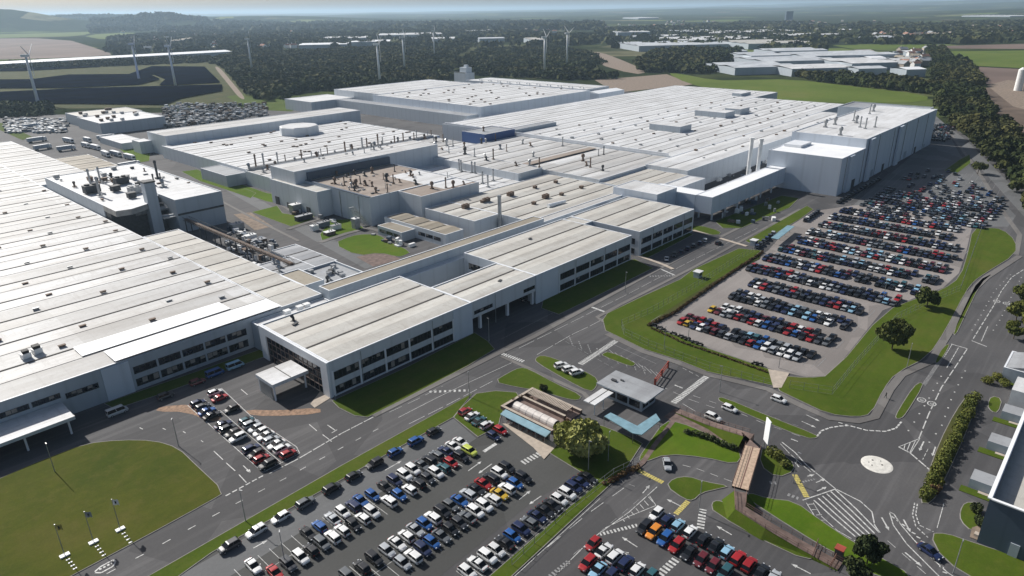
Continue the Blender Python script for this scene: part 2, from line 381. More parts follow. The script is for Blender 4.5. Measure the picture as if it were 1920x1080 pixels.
# ------------------------------------------------------------------ terrain
def bump(x, y, cx, cy, r, h, sx=1.0, ang=0.0):
    c, s = math.cos(ang), math.sin(ang); u = (x - cx) * c + (y - cy) * s; v = -(x - cx) * s + (y - cy) * c
    return h * np.exp(-((u / (r * sx))**2 + (v / r)**2))
def polar(px, dist):
    d = _F * FPX + _RT * (px - 960) + _UP * 515; t = math.atan2(d.y, d.x)
    return dist * math.cos(t), dist * math.sin(t)
def terrain_z(x, y):
    d = np.hypot(x, y); z = np.zeros_like(d)
    for px, dist, r, h, sx, a in ((290, 6500, 210, 44, 1.25, 0.0), (300, 6700, 360, 66, 1.7, 0.0), (15, 7000, 330, 104, 1.5, 0.0), (-160, 7000, 500, 125, 1.5, 0.0),
                                  (500, 8500, 500, 60, 2.2, 0.0), (150, 9000, 600, 80, 2.2, 0.0)):
        cx, cy = polar(px, dist); z = z + bump(x, y, cx, cy, r, h, sx, HEAD - math.pi / 2 + a)
    n = (np.sin(x * 0.00031 + 1.3) * np.cos(y * 0.00027 + 0.4) + 0.6 * np.sin(x * 0.00083 + y * 0.0006) + 0.4 * np.sin(x * 0.0017 - y * 0.0013 + 2)) / 2
    far = np.clip((d - 9000) / 14000, 0, 1)
    z = z + far * (95 + 120 * n) * (0.75 + 0.35 * np.sin(np.arctan2(y, x) * 5.0 + 0.6))
    mid = np.clip((d - 5600) / 3500, 0, 1) * (1 - far)
    z = z + mid * (6 + 16 * n)
    rx = np.clip((np.arctan2(x, y) - R(75)) / R(12), 0, 1)          # the ground climbs towards the far right
    z = z + rx * np.clip((d - 5000) / 3000, 0, 1) * (1 - far) * 45
    return z
def build_ground():
    rs = [0.0] + list(np.geomspace(60, 60000, 170)); na = 300
    v = [(0, 0, -0.12)]; f = []
    ang = np.linspace(0, 2 * math.pi, na, endpoint=False)
    for r in rs[1:]:
        x = r * np.cos(ang); y = r * np.sin(ang); z = terrain_z(x, y) - 0.12
        v += list(zip(x.tolist(), y.tolist(), z.tolist()))
    for i in range(na): f.append((0, 1 + i, 1 + (i + 1) % na))
    for k in range(len(rs) - 2):
        a = 1 + k * na; b = a + na
        for i in range(na):
            j = (i + 1) % na; f.append((a + i, b + i, b + j, a + j))
    me = bpy.data.meshes.new('ground'); me.from_pydata(v, [], f); me.materials.append(M['ground'])
    me.polygons.foreach_set("use_smooth", [True] * len(f)); me.update()
    tag(put('ground', me), kind='structure')
build_ground()

# the factory's tarmac, then fields, yards and lots a few millimetres above it
site = [(-160, -60), (330, -60), (420, 5), (560, 70), (700, 130), (705, 200), (760, 215), (770, 440), (700, 700), (430, 740), (330, 760), (210, 880), (120, 900), (-260, 900)]
sheet(site, 'asphalt', 'road_surface', 0.0, metres=True)
sheet([(0, 52), (120, 50), (178, 60), (150, 68), (60, 70), (-40, 72), (-40, 54)], 'grass_field', 'field', 0.3, 1)
sheet([(-60, 72), (120, 72), (205, 98), (210, 105), (0, 112), (-60, 112)], 'field_brown', 'field', 0.05, 1)
sheet([(1250, 137), (1275, 138), (1340, 151), (1400, 150), (1480, 148), (1600, 162), (1740, 178), (1738, 192), (1600, 193), (1500, 192), (1430, 188), (1370, 175), (1290, 157)], 'grass_field', 'field', 0.06, 1)
sheet([(1115, 150), (1250, 139), (1300, 158), (1280, 161), (1170, 172), (1140, 165)], 'gravel', 'yard', 0.05, 0)
sheet([(1783, 96), (1960, 94), (1960, 130), (1802, 122)], 'grass_field', 'field', 0.05)
sheet([(1805, 124), (1960, 132), (1960, 160), (1850, 158), (1815, 140)], 'field_brown', 'field', 0.05)
sheet([(1838, 166), (1880, 160), (1960, 200), (1960, 300), (1905, 262), (1850, 195)], 'soil', 'field', 0.055)
sheet([(1850, 160), (1890, 150), (1960, 160), (1960, 215), (1900, 200)], 'gravel', 'yard', 0.075)
sheet([(880, 85), (1040, 82), (1110, 100), (1130, 140), (1020, 150), (900, 140), (820, 110)], 'scrub', 'scrubland', 0.04, 1)
sheet([(1125, 97), (1180, 118), (1215, 135), (1190, 140), (1120, 120), (1105, 100)], 'gravel', 'track', 0.055, 1)
sheet([(-40, 128), (300, 118), (450, 112), (470, 190), (430, 200), (300, 202), (-40, 205)], 'scrub', 'scrubland', 0.035, 0)
sheet([(388, 122), (420, 126), (452, 160), (478, 186), (436, 188), (414, 156), (385, 127)], 'scrub', 'verge', 0.05, 1)
sheet([(400, 124), (412, 126), (440, 160), (462, 186), (450, 186), (428, 158)], 'gravel', 'track', 0.08, 2)
sheet([(420, 178), (560, 172), (570, 210), (480, 206), (440, 190)], 'grass', 'grass', 0.06, 1)
sheet([(150, 66), (260, 60), (300, 70), (200, 76)], 'grass_field', 'field', 0.3, 1)
sheet([(230, 92), (330, 85), (360, 90), (300, 97)], 'grass_field', 'field', 0.05, 1)
sheet([(1560, 85), (1740, 83), (1745, 90), (1600, 92)], 'grass_field', 'field', 0.05)
sheet([(2000, 80), (1770, 86), (1772, 91), (2000, 92)], 'field_brown', 'field', 0.05)

# parking surfaces
sheet([(1225, 608), (1285, 570), (1440, 470), (1480, 425), (1525, 396), (1600, 385), (1660, 385), (1812, 425), (1822, 428), (1812, 470), (1798, 512), (1768, 540), (1722, 556), (1655, 582),
       (1562, 698), (1548, 705), (1512, 707), (1452, 694), (1320, 650)], 'lot', 'car_park', 0.015)
sheet([(1600, 385), (1700, 300), (1755, 250), (1770, 235), (1800, 290), (1835, 330), (1905, 405), (1890, 425), (1815, 425)], 'greylot', 'car_park', 0.01)
sheet([(272, 1100), (850, 783), (895, 822), (930, 800), (946, 800), (1012, 842), (1092, 884), (1000, 940), (850, 1060), (780, 1120), (260, 1120)], 'newlot', 'car_park', 0.012)
sheet([(300, 1100), (850, 785), (893, 822), (828, 866), (560, 1000), (400, 1100)], 'greylot', 'car_park', 0.02)
# brick and paved paths
sheet([(942, 795), (1000, 840), (1020, 862), (1045, 835), (1010, 815), (965, 795)], 'cream', 'path', 0.16)
sheet([(1440, 693), (1480, 700), (1465, 728), (1450, 728)], 'cream', 'path', 0.2)
sheet([(1280, 800), (1245, 782), (1262, 768), (1300, 785), (1350, 802), (1400, 828), (1380, 840), (1330, 822)], 'brick', 'path', 0.09)
sheet([(1030, 850), (1160, 895), (1160, 880), (1045, 840)], 'brick', 'path', 0.05) if False else None
sheet([(300, 762), (360, 758), (395, 770), (420, 784), (395, 792), (350, 772), (290, 772)], 'rust', 'worn_road_surface', 0.02, 1)
sheet([(463, 768), (520, 770), (600, 764), (602, 776), (500, 781), (460, 776)], 'rust', 'worn_road_surface', 0.02, 1)
sheet([(1215, 655), (1275, 682), (1225, 735), (1185, 690)], 'rust', 'worn_road_surface', 0.03, 1) if False else None
sheet([(600, 735), (622, 745), (590, 765), (582, 758)], 'cream', 'path', 0.1)

# lawns with kerbs
lawn([(-60, 960), (-60, 925), (0, 897), (80, 862), (160, 832), (225, 825), (290, 826), (335, 840), (368, 872), (423, 923), (395, 940), (267, 1010), (130, 1083), (40, 1130), (-200, 1180)], 'grass_dry', soft=1)
lawn([(270, 1085), (640, 873), (887, 737), (850, 783), (640, 900), (397, 1037), (330, 1085), (290, 1110), (240, 1110)], 'grass', soft=0)
lawn([(850, 783), (866, 763), (893, 738), (930, 733), (968, 736), (975, 745), (945, 768), (938, 785), (935, 800), (896, 820)], 'grass', soft=0)
lawn([(925, 716), (955, 698), (975, 689), (992, 692), (1045, 721), (1092, 742), (1085, 752), (1060, 748), (1010, 733), (965, 726)], 'grass', soft=1)
lawn([(1003, 672), (1015, 666), (1040, 672), (1100, 698), (1122, 711), (1118, 728), (1106, 736), (1060, 712), (1005, 680)], 'grass', soft=1)
lawn([(1128, 664), (1142, 659), (1192, 680), (1190, 686), (1182, 688), (1130, 668)], 'grass', soft=1)
lawn([(1130, 600), (1138, 588), (1200, 558), (1275, 524), (1300, 505), (1385, 466), (1428, 470), (1415, 482), (1380, 503), (1290, 562), (1222, 602), (1222, 612), (1280, 634), (1320, 651), (1453, 696), (1452, 724),
      (1360, 705), (1325, 697), (1270, 675), (1207, 655), (1160, 632), (1135, 620)], 'grass', soft=0)
lawn([(1397, 452), (1513, 386), (1525, 393), (1500, 411), (1425, 455), (1410, 458)], 'grass', soft=0)
lawn([(1467, 705), (1513, 709), (1557, 705), (1657, 584), (1720, 559), (1768, 543), (1800, 520), (1815, 472), (1823, 430), (1850, 427), (1880, 430), (1905, 452), (1905, 477), (1847, 513), (1827, 527), (1811, 547), (1773, 620),
      (1740, 670), (1680, 700), (1657, 730), (1634, 777), (1607, 783), (1553, 777), (1500, 752), (1450, 728)], 'grass', soft=1)
lawn([(1865, 511), (1838, 533), (1806, 600), (1792, 630), (1786, 624), (1812, 566), (1833, 526)], 'grass', soft=1)
lawn([(1783, 643), (1770, 668), (1757, 683), (1752, 678), (1768, 650)], 'grass', soft=1)
lawn([(1677, 785), (1683, 770), (1712, 725), (1726, 716), (1732, 723), (1700, 775), (1690, 786)], 'grass', soft=1)
lawn([(1345, 746), (1356, 745), (1445, 782), (1530, 815), (1534, 822), (1512, 823), (1413, 783), (1350, 754)], 'grass', soft=1)
lawn([(1195, 862), (1215, 832), (1245, 790), (1275, 792), (1330, 815), (1375, 835), (1392, 855), (1380, 872), (1320, 858), (1250, 852), (1207, 868)], 'grass_bright', soft=1)
lawn([(1030, 850), (1053, 822), (1100, 790), (1133, 800), (1187, 822), (1205, 832), (1187, 860), (1172, 884), (940, 1100), (895, 1100), (1120, 905), (1107, 890), (1087, 885)], 'grass', soft=0)
lawn([(1248, 912), (1262, 897), (1290, 893), (1320, 903), (1370, 912), (1345, 918), (1315, 925), (1300, 940), (1283, 937)], 'grass', soft=1)
lawn([(1333, 943), (1345, 938), (1363, 944), (1533, 1030), (1530, 1052), (1480, 1040), (1337, 962)], 'grass', soft=1)
lawn([(1403, 923), (1440, 935), (1490, 940), (1540, 977), (1600, 1017), (1730, 1090), (1660, 1090), (1580, 1045), (1540, 1025), (1440, 962), (1400, 935)], 'grass_bright', soft=1)
lawn([(1430, 833), (1483, 860), (1492, 883), (1457, 897), (1423, 872)], 'grass', soft=1)
lawn([(1742, 1000), (1775, 1000), (1817, 1015), (1960, 1060), (1960, 1110), (1850, 1100), (1767, 1050)], 'grass', soft=1)
lawn([(1808, 942), (1830, 942), (1838, 967), (1838, 988), (1822, 998), (1800, 977), (1799, 958)], 'grass', soft=1)
lawn([(1815, 738), (1838, 745), (1802, 835), (1772, 900), (1748, 945), (1722, 944), (1735, 900), (1760, 830), (1790, 772)], 'scrub', soft=1)
lawn([(1858, 742), (1880, 748), (1872, 775), (1858, 772), (1850, 760)], 'grass', soft=1, h=0.1)
lawn([(624, 457), (660, 442), (687, 439), (712, 441), (728, 453), (772, 472), (757, 480), (745, 482), (712, 474), (670, 480)], 'grass_bright', soft=1)
lawn([(472, 398), (520, 386), (530, 400), (560, 405), (590, 405), (580, 415), (545, 425)], 'grass_bright', soft=0)
lawn([(618, 413), (662, 411), (682, 428), (639, 442), (604, 452), (600, 440)], 'grass_bright', soft=0)
lawn([(340, 322), (370, 318), (425, 340), (480, 362), (470, 372), (430, 358), (375, 340)], 'grass_bright', soft=0)
lawn([(222, 278), (262, 272), (283, 280), (280, 302), (255, 306)], 'grass_bright', soft=0)
lawn([(0, 230), (10, 233), (60, 256), (42, 263), (-10, 240)], 'grass', soft=0)
lawn([(430, 338), (500, 362), (560, 372), (545, 385), (500, 378), (440, 358)], 'grass_bright', soft=0)
lawn([(1290, 427), (1310, 422), (1353, 434), (1347, 442), (1310, 437)], 'grass', soft=1)
lawn([(622, 752), (760, 690), (890, 624), (915, 640), (928, 655), (880, 685), (760, 748), (690, 783), (665, 780), (635, 765)], 'grass', soft=0)
lawn([(1018, 564), (1172, 490), (1190, 486), (1225, 503), (1120, 555), (1048, 590), (1015, 578)], 'grass', soft=0)
lawn([(1196, 480), (1240, 460), (1290, 436), (1300, 440), (1250, 466), (1210, 486)], 'grass', soft=0)
lawn([(1340, 415), (1465, 367), (1498, 372), (1480, 390), (1390, 428), (1355, 428)], 'grass', soft=0)
lawn([(195, 757), (490, 655), (500, 668), (440, 690), (300, 740), (215, 768)], 'grass', soft=0)
lawn([(1798, 300), (1818, 290), (1820, 306), (1795, 325), (1770, 320)], 'grass', soft=0)
lawn([(1310, 420), (1312, 415), (1340, 408), (1345, 415)], 'grass', soft=0) if False else None
sheet([(1218, 606), (1292, 556), (1410, 484), (1428, 474), (1424, 486), (1380, 508), (1290, 570), (1226, 611)], 'scrub', 'ditch', 0.16)
# pavements beside the main road and the slip roads
def strip(px, m, name, wd, z, soft=0):
    P = [Vector(p) for p in gps(px)]; L, Rr = [], []
    for i, p in enumerate(P):
        d = ((P[min(i+1, len(P)-1)] - P[max(i-1, 0)])).normalized(); n = Vector((-d.y, d.x)) * wd / 2
        L.append(tuple(p + n)); Rr.append(tuple(p - n))
    b = MB()
    for i in range(len(P) - 1):
        q = [L[i], L[i+1], Rr[i+1], Rr[i]]; b.prism(q, z - 0.1, z)
    return tag(b.build(name, M[m]), kind='structure')
strip([(700, 780), (930, 665), (1000, 632), (1230, 507), (1330, 455), (1480, 380)], 'pave', 'pavement', 1.8, 0.1)
strip([(1133, 604), (1120, 595), (1160, 573), (1290, 507), (1500, 392)], 'pave', 'pavement', 1.5, 0.115)
strip([(1138, 626), (1207, 660), (1270, 680), (1325, 702), (1440, 730), (1500, 760), (1555, 784), (1607, 790), (1640, 782), (1668, 730), (1690, 703), (1745, 678), (1780, 622), (1818, 550), (1850, 520), (1912, 480)], 'pave', 'pavement', 2.2, 0.12)
strip([(940, 668), (1000, 695), (1095, 738), (1110, 755)], 'pave', 'pavement', 1.4, 0.105)
strip([(1835, 545), (1795, 625), (1755, 682), (1735, 700)], 'greylot', 'cycle_path', 3.0, 0.13) if False else None
strip([(604, 425), (560, 405), (520, 380), (425, 330)], 'pave', 'pavement', 1.6, 0.1)
strip([(600, 455), (650, 438), (690, 428), (720, 436), (745, 455)], 'pave', 'path', 3.0, 0.17)
strip([(540, 430), (605, 408)], 'pave', 'path', 3.0, 0.17)
strip([(430, 352), (520, 402), (600, 446), (700, 500)], 'greylot', 'road', 7.5, 0.03)
strip([(405, 372), (480, 412), (560, 452)], 'pave', 'pavement', 1.6, 0.1)
sheet([(438, 402), (470, 398), (512, 425), (478, 432)], 'gravel', 'yard', 0.04)
sheet([(668, 482), (720, 470), (752, 486), (700, 500)], 'brick', 'forecourt', 0.05)
strip([(1190, 477), (1245, 497), (1262, 505)], 'cream', 'path', 1.6, 0.18)
strip([(1300, 432), (1350, 447), (1400, 462)], 'cream', 'path', 1.8, 0.17)
strip([(1180, 888), (1205, 868), (1230, 832), (1262, 790)], 'brick', 'path', 1.2, 0.15)
strip([(1905, 478), (1912, 440), (1890, 410), (1830, 315), (1770, 235)], 'pave', 'pavement', 2.0, 0.1)

# ------------------------------------------------------------------ painted markings
MW, MF, MY = MB(), MB(), MB()
def mark(px, wd=0.15, dash=None, b=None, z=0.035, metres=False):
    b = MW if b is None else b
    P = [Vector(p) for p in (px if metres else gps(px))]
    pos = 0.0
    for i in range(len(P) - 1):
        a, c = P[i], P[i+1]; d = c - a; L = d.length; d.normalize(); n = Vector((-d.y, d.x)) * wd / 2
        if dash is None: segs = [(0, L)]
        else:
            on, off = dash; segs = []; s = -(pos % (on + off))
            while s < L:
                u0, u1 = max(0, s), min(L, s + on)
                if u1 > u0 + 0.02: segs.append((u0, u1))
                s += on + off
        pos += L
        for u0, u1 in segs:
            p, q = a + d * u0, a + d * u1
            b.face([(*(p - n), z), (*(q - n), z), (*(q + n), z), (*(p + n), z)])
def arrow(p0, p1, wd=0.22, b=None, z=0.036):
    a, c = Vector(gp(*p0)), Vector(gp(*p1)); d = (c - a).normalized(); n = Vector((-d.y, d.x)); b = MW if b is None else b
    m = c - d * 1.1
    b.face([(*(a - n*wd/2), z), (*(m - n*wd/2), z), (*(m + n*wd/2), z), (*(a + n*wd/2), z)])
    b.face([(*(m - n*0.42), z), (*c, z), (*(m + n*0.42), z)])
def zebra(p0, p1, wd, on=0.55, off=0.55, b=None): mark([p0, p1], wd, (on, off), b)
mark([(200, 1076), (283, 1032), (340, 1000), (395, 970), (445, 943), (490, 920), (535, 897), (578, 873), (618, 852), (655, 832), (727, 795)], 0.2, (1.6, 3.6))
mark([(747, 783), (817, 747), (873, 720), (960, 680)], 0.15); mark([(767, 795), (837, 760), (925, 714)], 0.15, (5, 1.2))
mark([(730, 773), (780, 750), (830, 724)], 0.12, (4, 2)); mark([(973, 653), (1060, 610), (1180, 550), (1300, 487), (1420, 428)], 0.13, (7, 1.5))
mark([(1007, 665), (1040, 646), (1073, 627), (1105, 612), (1250, 535)], 0.15, (8, 1.0)); mark([(940, 636), (1073, 568), (1260, 478), (1400, 405)], 0.1, None, MF)
mark([(423, 930), (493, 892)], 0.35, (1.1, 0.5)); mark([(505, 888), (560, 860), (640, 813), (700, 782)], 0.3, (3.5, 0.4))
mark([(805, 735), (880, 732)], 1.1, (0.6, 0.75)); mark([(938, 662), (982, 678)], 1.5, (0.5, 0.35)); mark([(1107, 575), (1140, 587)], 0.9)
mark([(1218, 518), (1267, 517)], 1.3, (0.5, 0.6), MF); mark([(1240, 505), (1267, 517)], 0.7)
zebra((1160, 636), (1088, 683), 1.9, 0.5, 0.3); zebra((1330, 702), (1262, 756), 1.7, 0.6, 0.25)
for k in range(9):
    mark([(1068 + k*17, 633 + k*6.6), (1074 + k*17, 648 + k*6.8)], 0.35, (0.8, 0.5), MF)
    mark([(1142 + k*11, 656 + k*5.2), (1156 + k*11, 668 + k*5.4)], 0.25, None, MF)
mark([(1150, 646), (1230, 682)], 0.15, None, MF); mark([(1060, 640), (1150, 690)], 0.12, (2, 1), MF)
mark([(1235, 722), (1290, 748), (1340, 765)], 0.12, (3, 2)); mark([(1280, 690), (1310, 706)], 0.12, (1.5, 1)); mark([(1265, 722), (1280, 728)], 0.4)
mark([(1300, 742), (1345, 757), (1430, 793), (1500, 818)], 0.12, (2, 2.5)); mark([(1280, 757), (1305, 772)], 0.14)
mark([(1390, 760), (1470, 790), (1500, 800)], 0.12, (1.5, 3), MF)
arrow((1512, 778), (1537, 790)); arrow((1503, 790), (1530, 802)); mark([(1483, 823), (1496, 828)], 0.3)
mark([(1532, 818), (1540, 808), (1556, 802), (1575, 799), (1592, 798), (1625, 807), (1660, 809), (1680, 803), (1690, 791)], 0.42, (1.1, 0.35))
mark([(1572, 792), (1592, 798)], 0.3, (1, 0.6))
mark([(1685, 838), (1725, 822), (1707, 850)], 0.16); mark([(1685, 838), (1707, 850), (1743, 881)], 0.36, (2.5, 0.3))
for a in (0.3, 0.55, 0.8): mark([(1685 + 40*a, 838 - 16*a), (1685 + 22*a + 3, 838 + 12*a + 2)], 0.16)
arrow((1732, 828), (1724, 845), 0.3); arrow((1754, 838), (1748, 855), 0.3); mark([(1740, 842), (1730, 862)], 0.14, (1.5, 0.8))
mark([(1466, 829), (1490, 848), (1513, 873), (1567, 917), (1613, 940), (1635, 960), (1640, 985), (1650, 999)], 0.24, (6, 0.2)); mark([(1463, 832), (1480, 850), (1500, 868), (1520, 885)], 0.14, (4, 0.5))
for k in range(6):
    mark([(1566 - 8*k, 918 + 4*k), (1606 - 9*k, 955 + 3*k), (1649 - 9*k, 999 + 1.5*k)], 0.3)
mark([(1567, 917), (1505, 938)], 0.25); mark([(1525, 943), (1540, 968), (1570, 995), (1610, 1018)], 0.16, (3.5, 0.5)); mark([(1512, 943), (1530, 972), (1556, 992)], 0.16)
for k in range(4): mark([(1514 + 8*k, 946 + 10*k), (1527 + 7*k, 945 + 10*k)], 0.14)
arrow((1514, 893), (1527, 890)); arrow((1530, 905), (1547, 898)); arrow((1532, 921), (1550, 913)); mark([(1500, 905), (1530, 898)], 0.5, (0.4, 0.3), MF)
mark([(1490, 866), (1498, 876)], 0.3); mark([(1443, 905), (1458, 906)], 1.0, (0.5, 0.4), MF); mark([(1477, 927), (1497, 935)], 1.0, (0.5, 0.4), MF)
mark([(1668, 960), (1676, 964), (1690, 985), (1713, 1012), (1745, 1045), (1776, 1073), (1800, 1090)], 0.22); mark([(1668, 962), (1675, 985), (1700, 1020), (1730, 1050), (1765, 1085)], 0.22)
for k in range(13):
    t = k / 12; mark([(1671 + 95*t + 8*math.sin(t*3), 968 + 105*t - 6*math.sin(t*3)), (1677 + 98*t + 8*math.sin(t*3), 972 + 104*t - 6*math.sin(t*3))], 0.35)
arrow((1653, 970), (1667, 995), 0.3); arrow((1694, 974), (1707, 998), 0.3); arrow((1697, 1036), (1729, 1063), 0.3)
mark([(1715, 943), (1711, 965), (1717, 987), (1740, 1008)], 0.22, (0.8, 0.4)); mark([(1720, 945), (1717, 965), (1724, 985), (1750, 997)], 0.22, (0.8, 0.4))
mark([(1664, 1014), (1700, 1045), (1740, 1080)], 0.12, (2, 1.5)); mark([(1770, 943), (1757, 990)], 0.14)
mark([(1960, 497), (1920, 505), (1897, 520), (1878, 545), (1862, 575), (1823, 638)], 0.26, (3.2, 1.2)); mark([(1813, 655), (1790, 690), (1765, 727), (1742, 775), (1723, 822)], 0.26, (4.5, 1.2))
mark([(1852, 612), (1840, 640)], 0.2, (2.5, 0.3)); mark([(1822, 639), (1850, 650)], 0.35); mark([(1783, 645), (1814, 654)], 0.35)
mark([(1797, 652), (1775, 690)], 0.2, (2.4, 0.4)); mark([(1768, 668), (1732, 722)], 1.0, (0.5, 0.35), MF); mark([(1785, 646), (1770, 670)], 0.2, (1.2, 0.4))
for base in ([(1895, 515), (1865, 545), (1840, 590), (1822, 620)], [(1915, 520), (1897, 555), (1875, 600), (1862, 620)], [(1765, 705), (1740, 750), (1712, 795), (1700, 812)], [(1810, 695), (1785, 745), (1765, 800), (1742, 830)]):
    mark(base, 0.35, (0.55, 4.5))
for cx, cy in ((1728, 750), (1747, 757), (1869, 565), (1887, 569)):
    c = gp(cx, cy); pts = [(c[0] + 1.25*math.cos(t*math.pi/8), c[1] + 0.95*math.sin(t*math.pi/8)) for t in range(17)]
    mark(pts, 0.28, metres=True)
    mark([(c[0]-.5, c[1]-.35), (c[0]-.5, c[1]+.35)], 0.2, metres=True); mark([(c[0]-.1, c[1]-.35), (c[0]+.35, c[1]-.35), (c[0]+.35, c[1]+.35), (c[0]-.1, c[1]+.35), (c[0]-.1, c[1]-.35)], 0.16, metres=True)
zebra((980, 868), (1017, 848), 1.7, 0.5, 0.45); mark([(907, 847), (930, 832)], 0.9); zebra((1237, 1077), (1270, 1047), 1.6, 0.5, 0.45); zebra((1313, 991), (1318, 955), 1.5, 0.5, 0.45)
arrow((818, 900), (830, 866), 0.2) if False else None
for a, c in (((878, 883), (903, 865)), ((922, 870), (897, 888)), ((722, 882), (753, 864)), ((475, 1028), (502, 1013)), ((973, 937), (995, 920)), ((1015, 930), (992, 946)), ((1195, 1026), (1166, 1007)), ((1276, 949), (1250, 936)), ((1372, 1003), (1343, 986)), ((1520, 1076), (1483, 1057)),
             ((1170, 1035), (1168, 1034)), ((1205, 925), (1218, 910))): arrow(a, c)
zebra((1193, 880), (1243, 905), 1.2, 0.5, 0.1, MY); zebra((1267, 964), (1290, 940), 1.1, 0.5, 0.1, MY); zebra((1490, 890), (1513, 933), 1.2, 0.5, 0.1, MY)
mark([(1232, 913), (1180, 960), (1110, 1010), (1040, 1080)], 0.16, (4, 0.3)); mark([(1170, 915), (1100, 965), (1000, 1048)], 0.14, (4, 3)); mark([(1125, 935), (960, 1085)], 0.12)
mark([(1218, 930), (1230, 948), (1180, 968), (1135, 990)], 0.14); mark([(1195, 985), (1125, 1002)], 0.9, (0.4, 0.4))
for k in range(7): mark([(1216 - 8*k, 932 + 7*k), (1222 - 9*k + 3, 942 + 6*k)], 0.15)
mark([(1180, 870), (1160, 895), (1168, 904), (1190, 912)], 0.14, (2, 1), MF); mark([(1075, 1040), (1200, 935)], 0.12, (2, 2), MF); mark([(1020, 1090), (1068, 1052)], 1.0, (0.4, 0.4), MF)
mark([(1280, 872), (1310, 880), (1345, 893), (1372, 903)], 0.13, (1.8, 1.4))
for a, c in (((452, 794), (466, 801)), ((452, 730), (464, 740)), ((401, 846), (418, 862)), ((424, 868), (441, 883)), ((448, 890), (462, 905)), ((580, 796), (594, 808)), ((605, 815), (622, 828)), ((268, 805), (262, 802)), ((305, 803), (311, 806)), ((343, 809), (348, 812)), ((377, 826), (381, 829))):
    mark([a, c], 0.2)
arrow((463, 880), (470, 885)); mark([(456, 873), (470, 887), (462, 882)], 0.22); mark([(614, 797), (630, 808)], 0.25); mark([(622, 812), (632, 806)], 0.25)
mark([(352, 760), (493, 886), (562, 850), (556, 838), (470, 780), (415, 728)], 0.16); mark([(413, 770), (528, 868)], 0.12)
# the ship's-badge sign painted on the road by the lawn
mark([(178, 1072), (188, 1063), (212, 1050), (217, 1053), (212, 1062), (190, 1074), (178, 1074)], 0.3); mark([(186, 1068), (210, 1056)], 0.5, (0.4, 0.3))
# bays of the big near lot
def bays(x0, x1, y0, y1, step=2.42, b=None, spine=True, z=0.035):
    x = x0
    while x < x1 + 0.1:
        mark([(x, y0), (x, y1)], 0.1, None, b, z, True); x += step
    if spine: mark([(x0, (y0 + y1) / 2), (x1, (y0 + y1) / 2)], 0.1, None, b, z, True)
bays(32, 94.5, 98.2, 107.8); bays(52, 95, 81.9, 92.0); bays(60, 103, 71.2, 76.0, spine=False); mark([(60, 76.3), (103, 76.3)], 0.1, metres=True) if False else None
for k in range(12):
    x0 = 187.6 + 15.5 * k; y0, y1 = (56, 98) if k < 4 else (46, 106)
    if k >= 10: y0, y1 = 52, 106
    y = y0
    while y < y1: mark([(x0, y), (x0 + 9.8, y)], 0.1, None, MF, 0.04, True); y += 2.42
    mark([(x0 + 1.5, y0 - 1.2), (x0 + 8.5, y0 - 1.2)], 0.2, None, MF, 0.04, True)
for k in range(18):
    y = 48 + 3.6 * k; mark([(378 + (6 if k % 2 else 0), y), (500 - abs(k - 6) * 3, y + 8)], 0.12, None, MF, 0.04, True)
tag(MW.build('road_marking', M['mark']), kind='structure'); tag(MF.build('worn_road_marking', M['markfaint']), kind='structure'); tag(MY.build('yellow_road_marking', M['yellow']), kind='structure')
# white dome of the mini roundabout
cx, cy = gp(1644, 871); b = MB(); pr = None
for r, z in ((3.35, 0.03), (3.0, 0.09), (2.0, 0.15), (0.01, 0.18)):
    ring = [(cx + r*math.cos(t*math.pi/16), cy + r*math.sin(t*math.pi/16), z) for t in range(32)]
    if pr is not None:
        for i in range(32): b.face([pr[i], pr[(i+1) % 32], ring[(i+1) % 32], ring[i]], 0)
    pr = ring
for dx, dy, s in ((0.9, 1.2, .3), (-1.2, .7, .25), (.4, -1.0, .3), (-.5, 1.6, .2), (1.7, -.3, .18), (-.2, .2, .2)):
    b.face([(cx + dx + s*math.cos(t), cy + dy + s*.8*math.sin(t), 0.17) for t in (0, 1, 2, 3, 4, 5)], 1)
tag(b.build('roundabout_island', [M['island'], M['gutter']]), 'round white painted dome in the middle of the mini roundabout', 'roundabout')

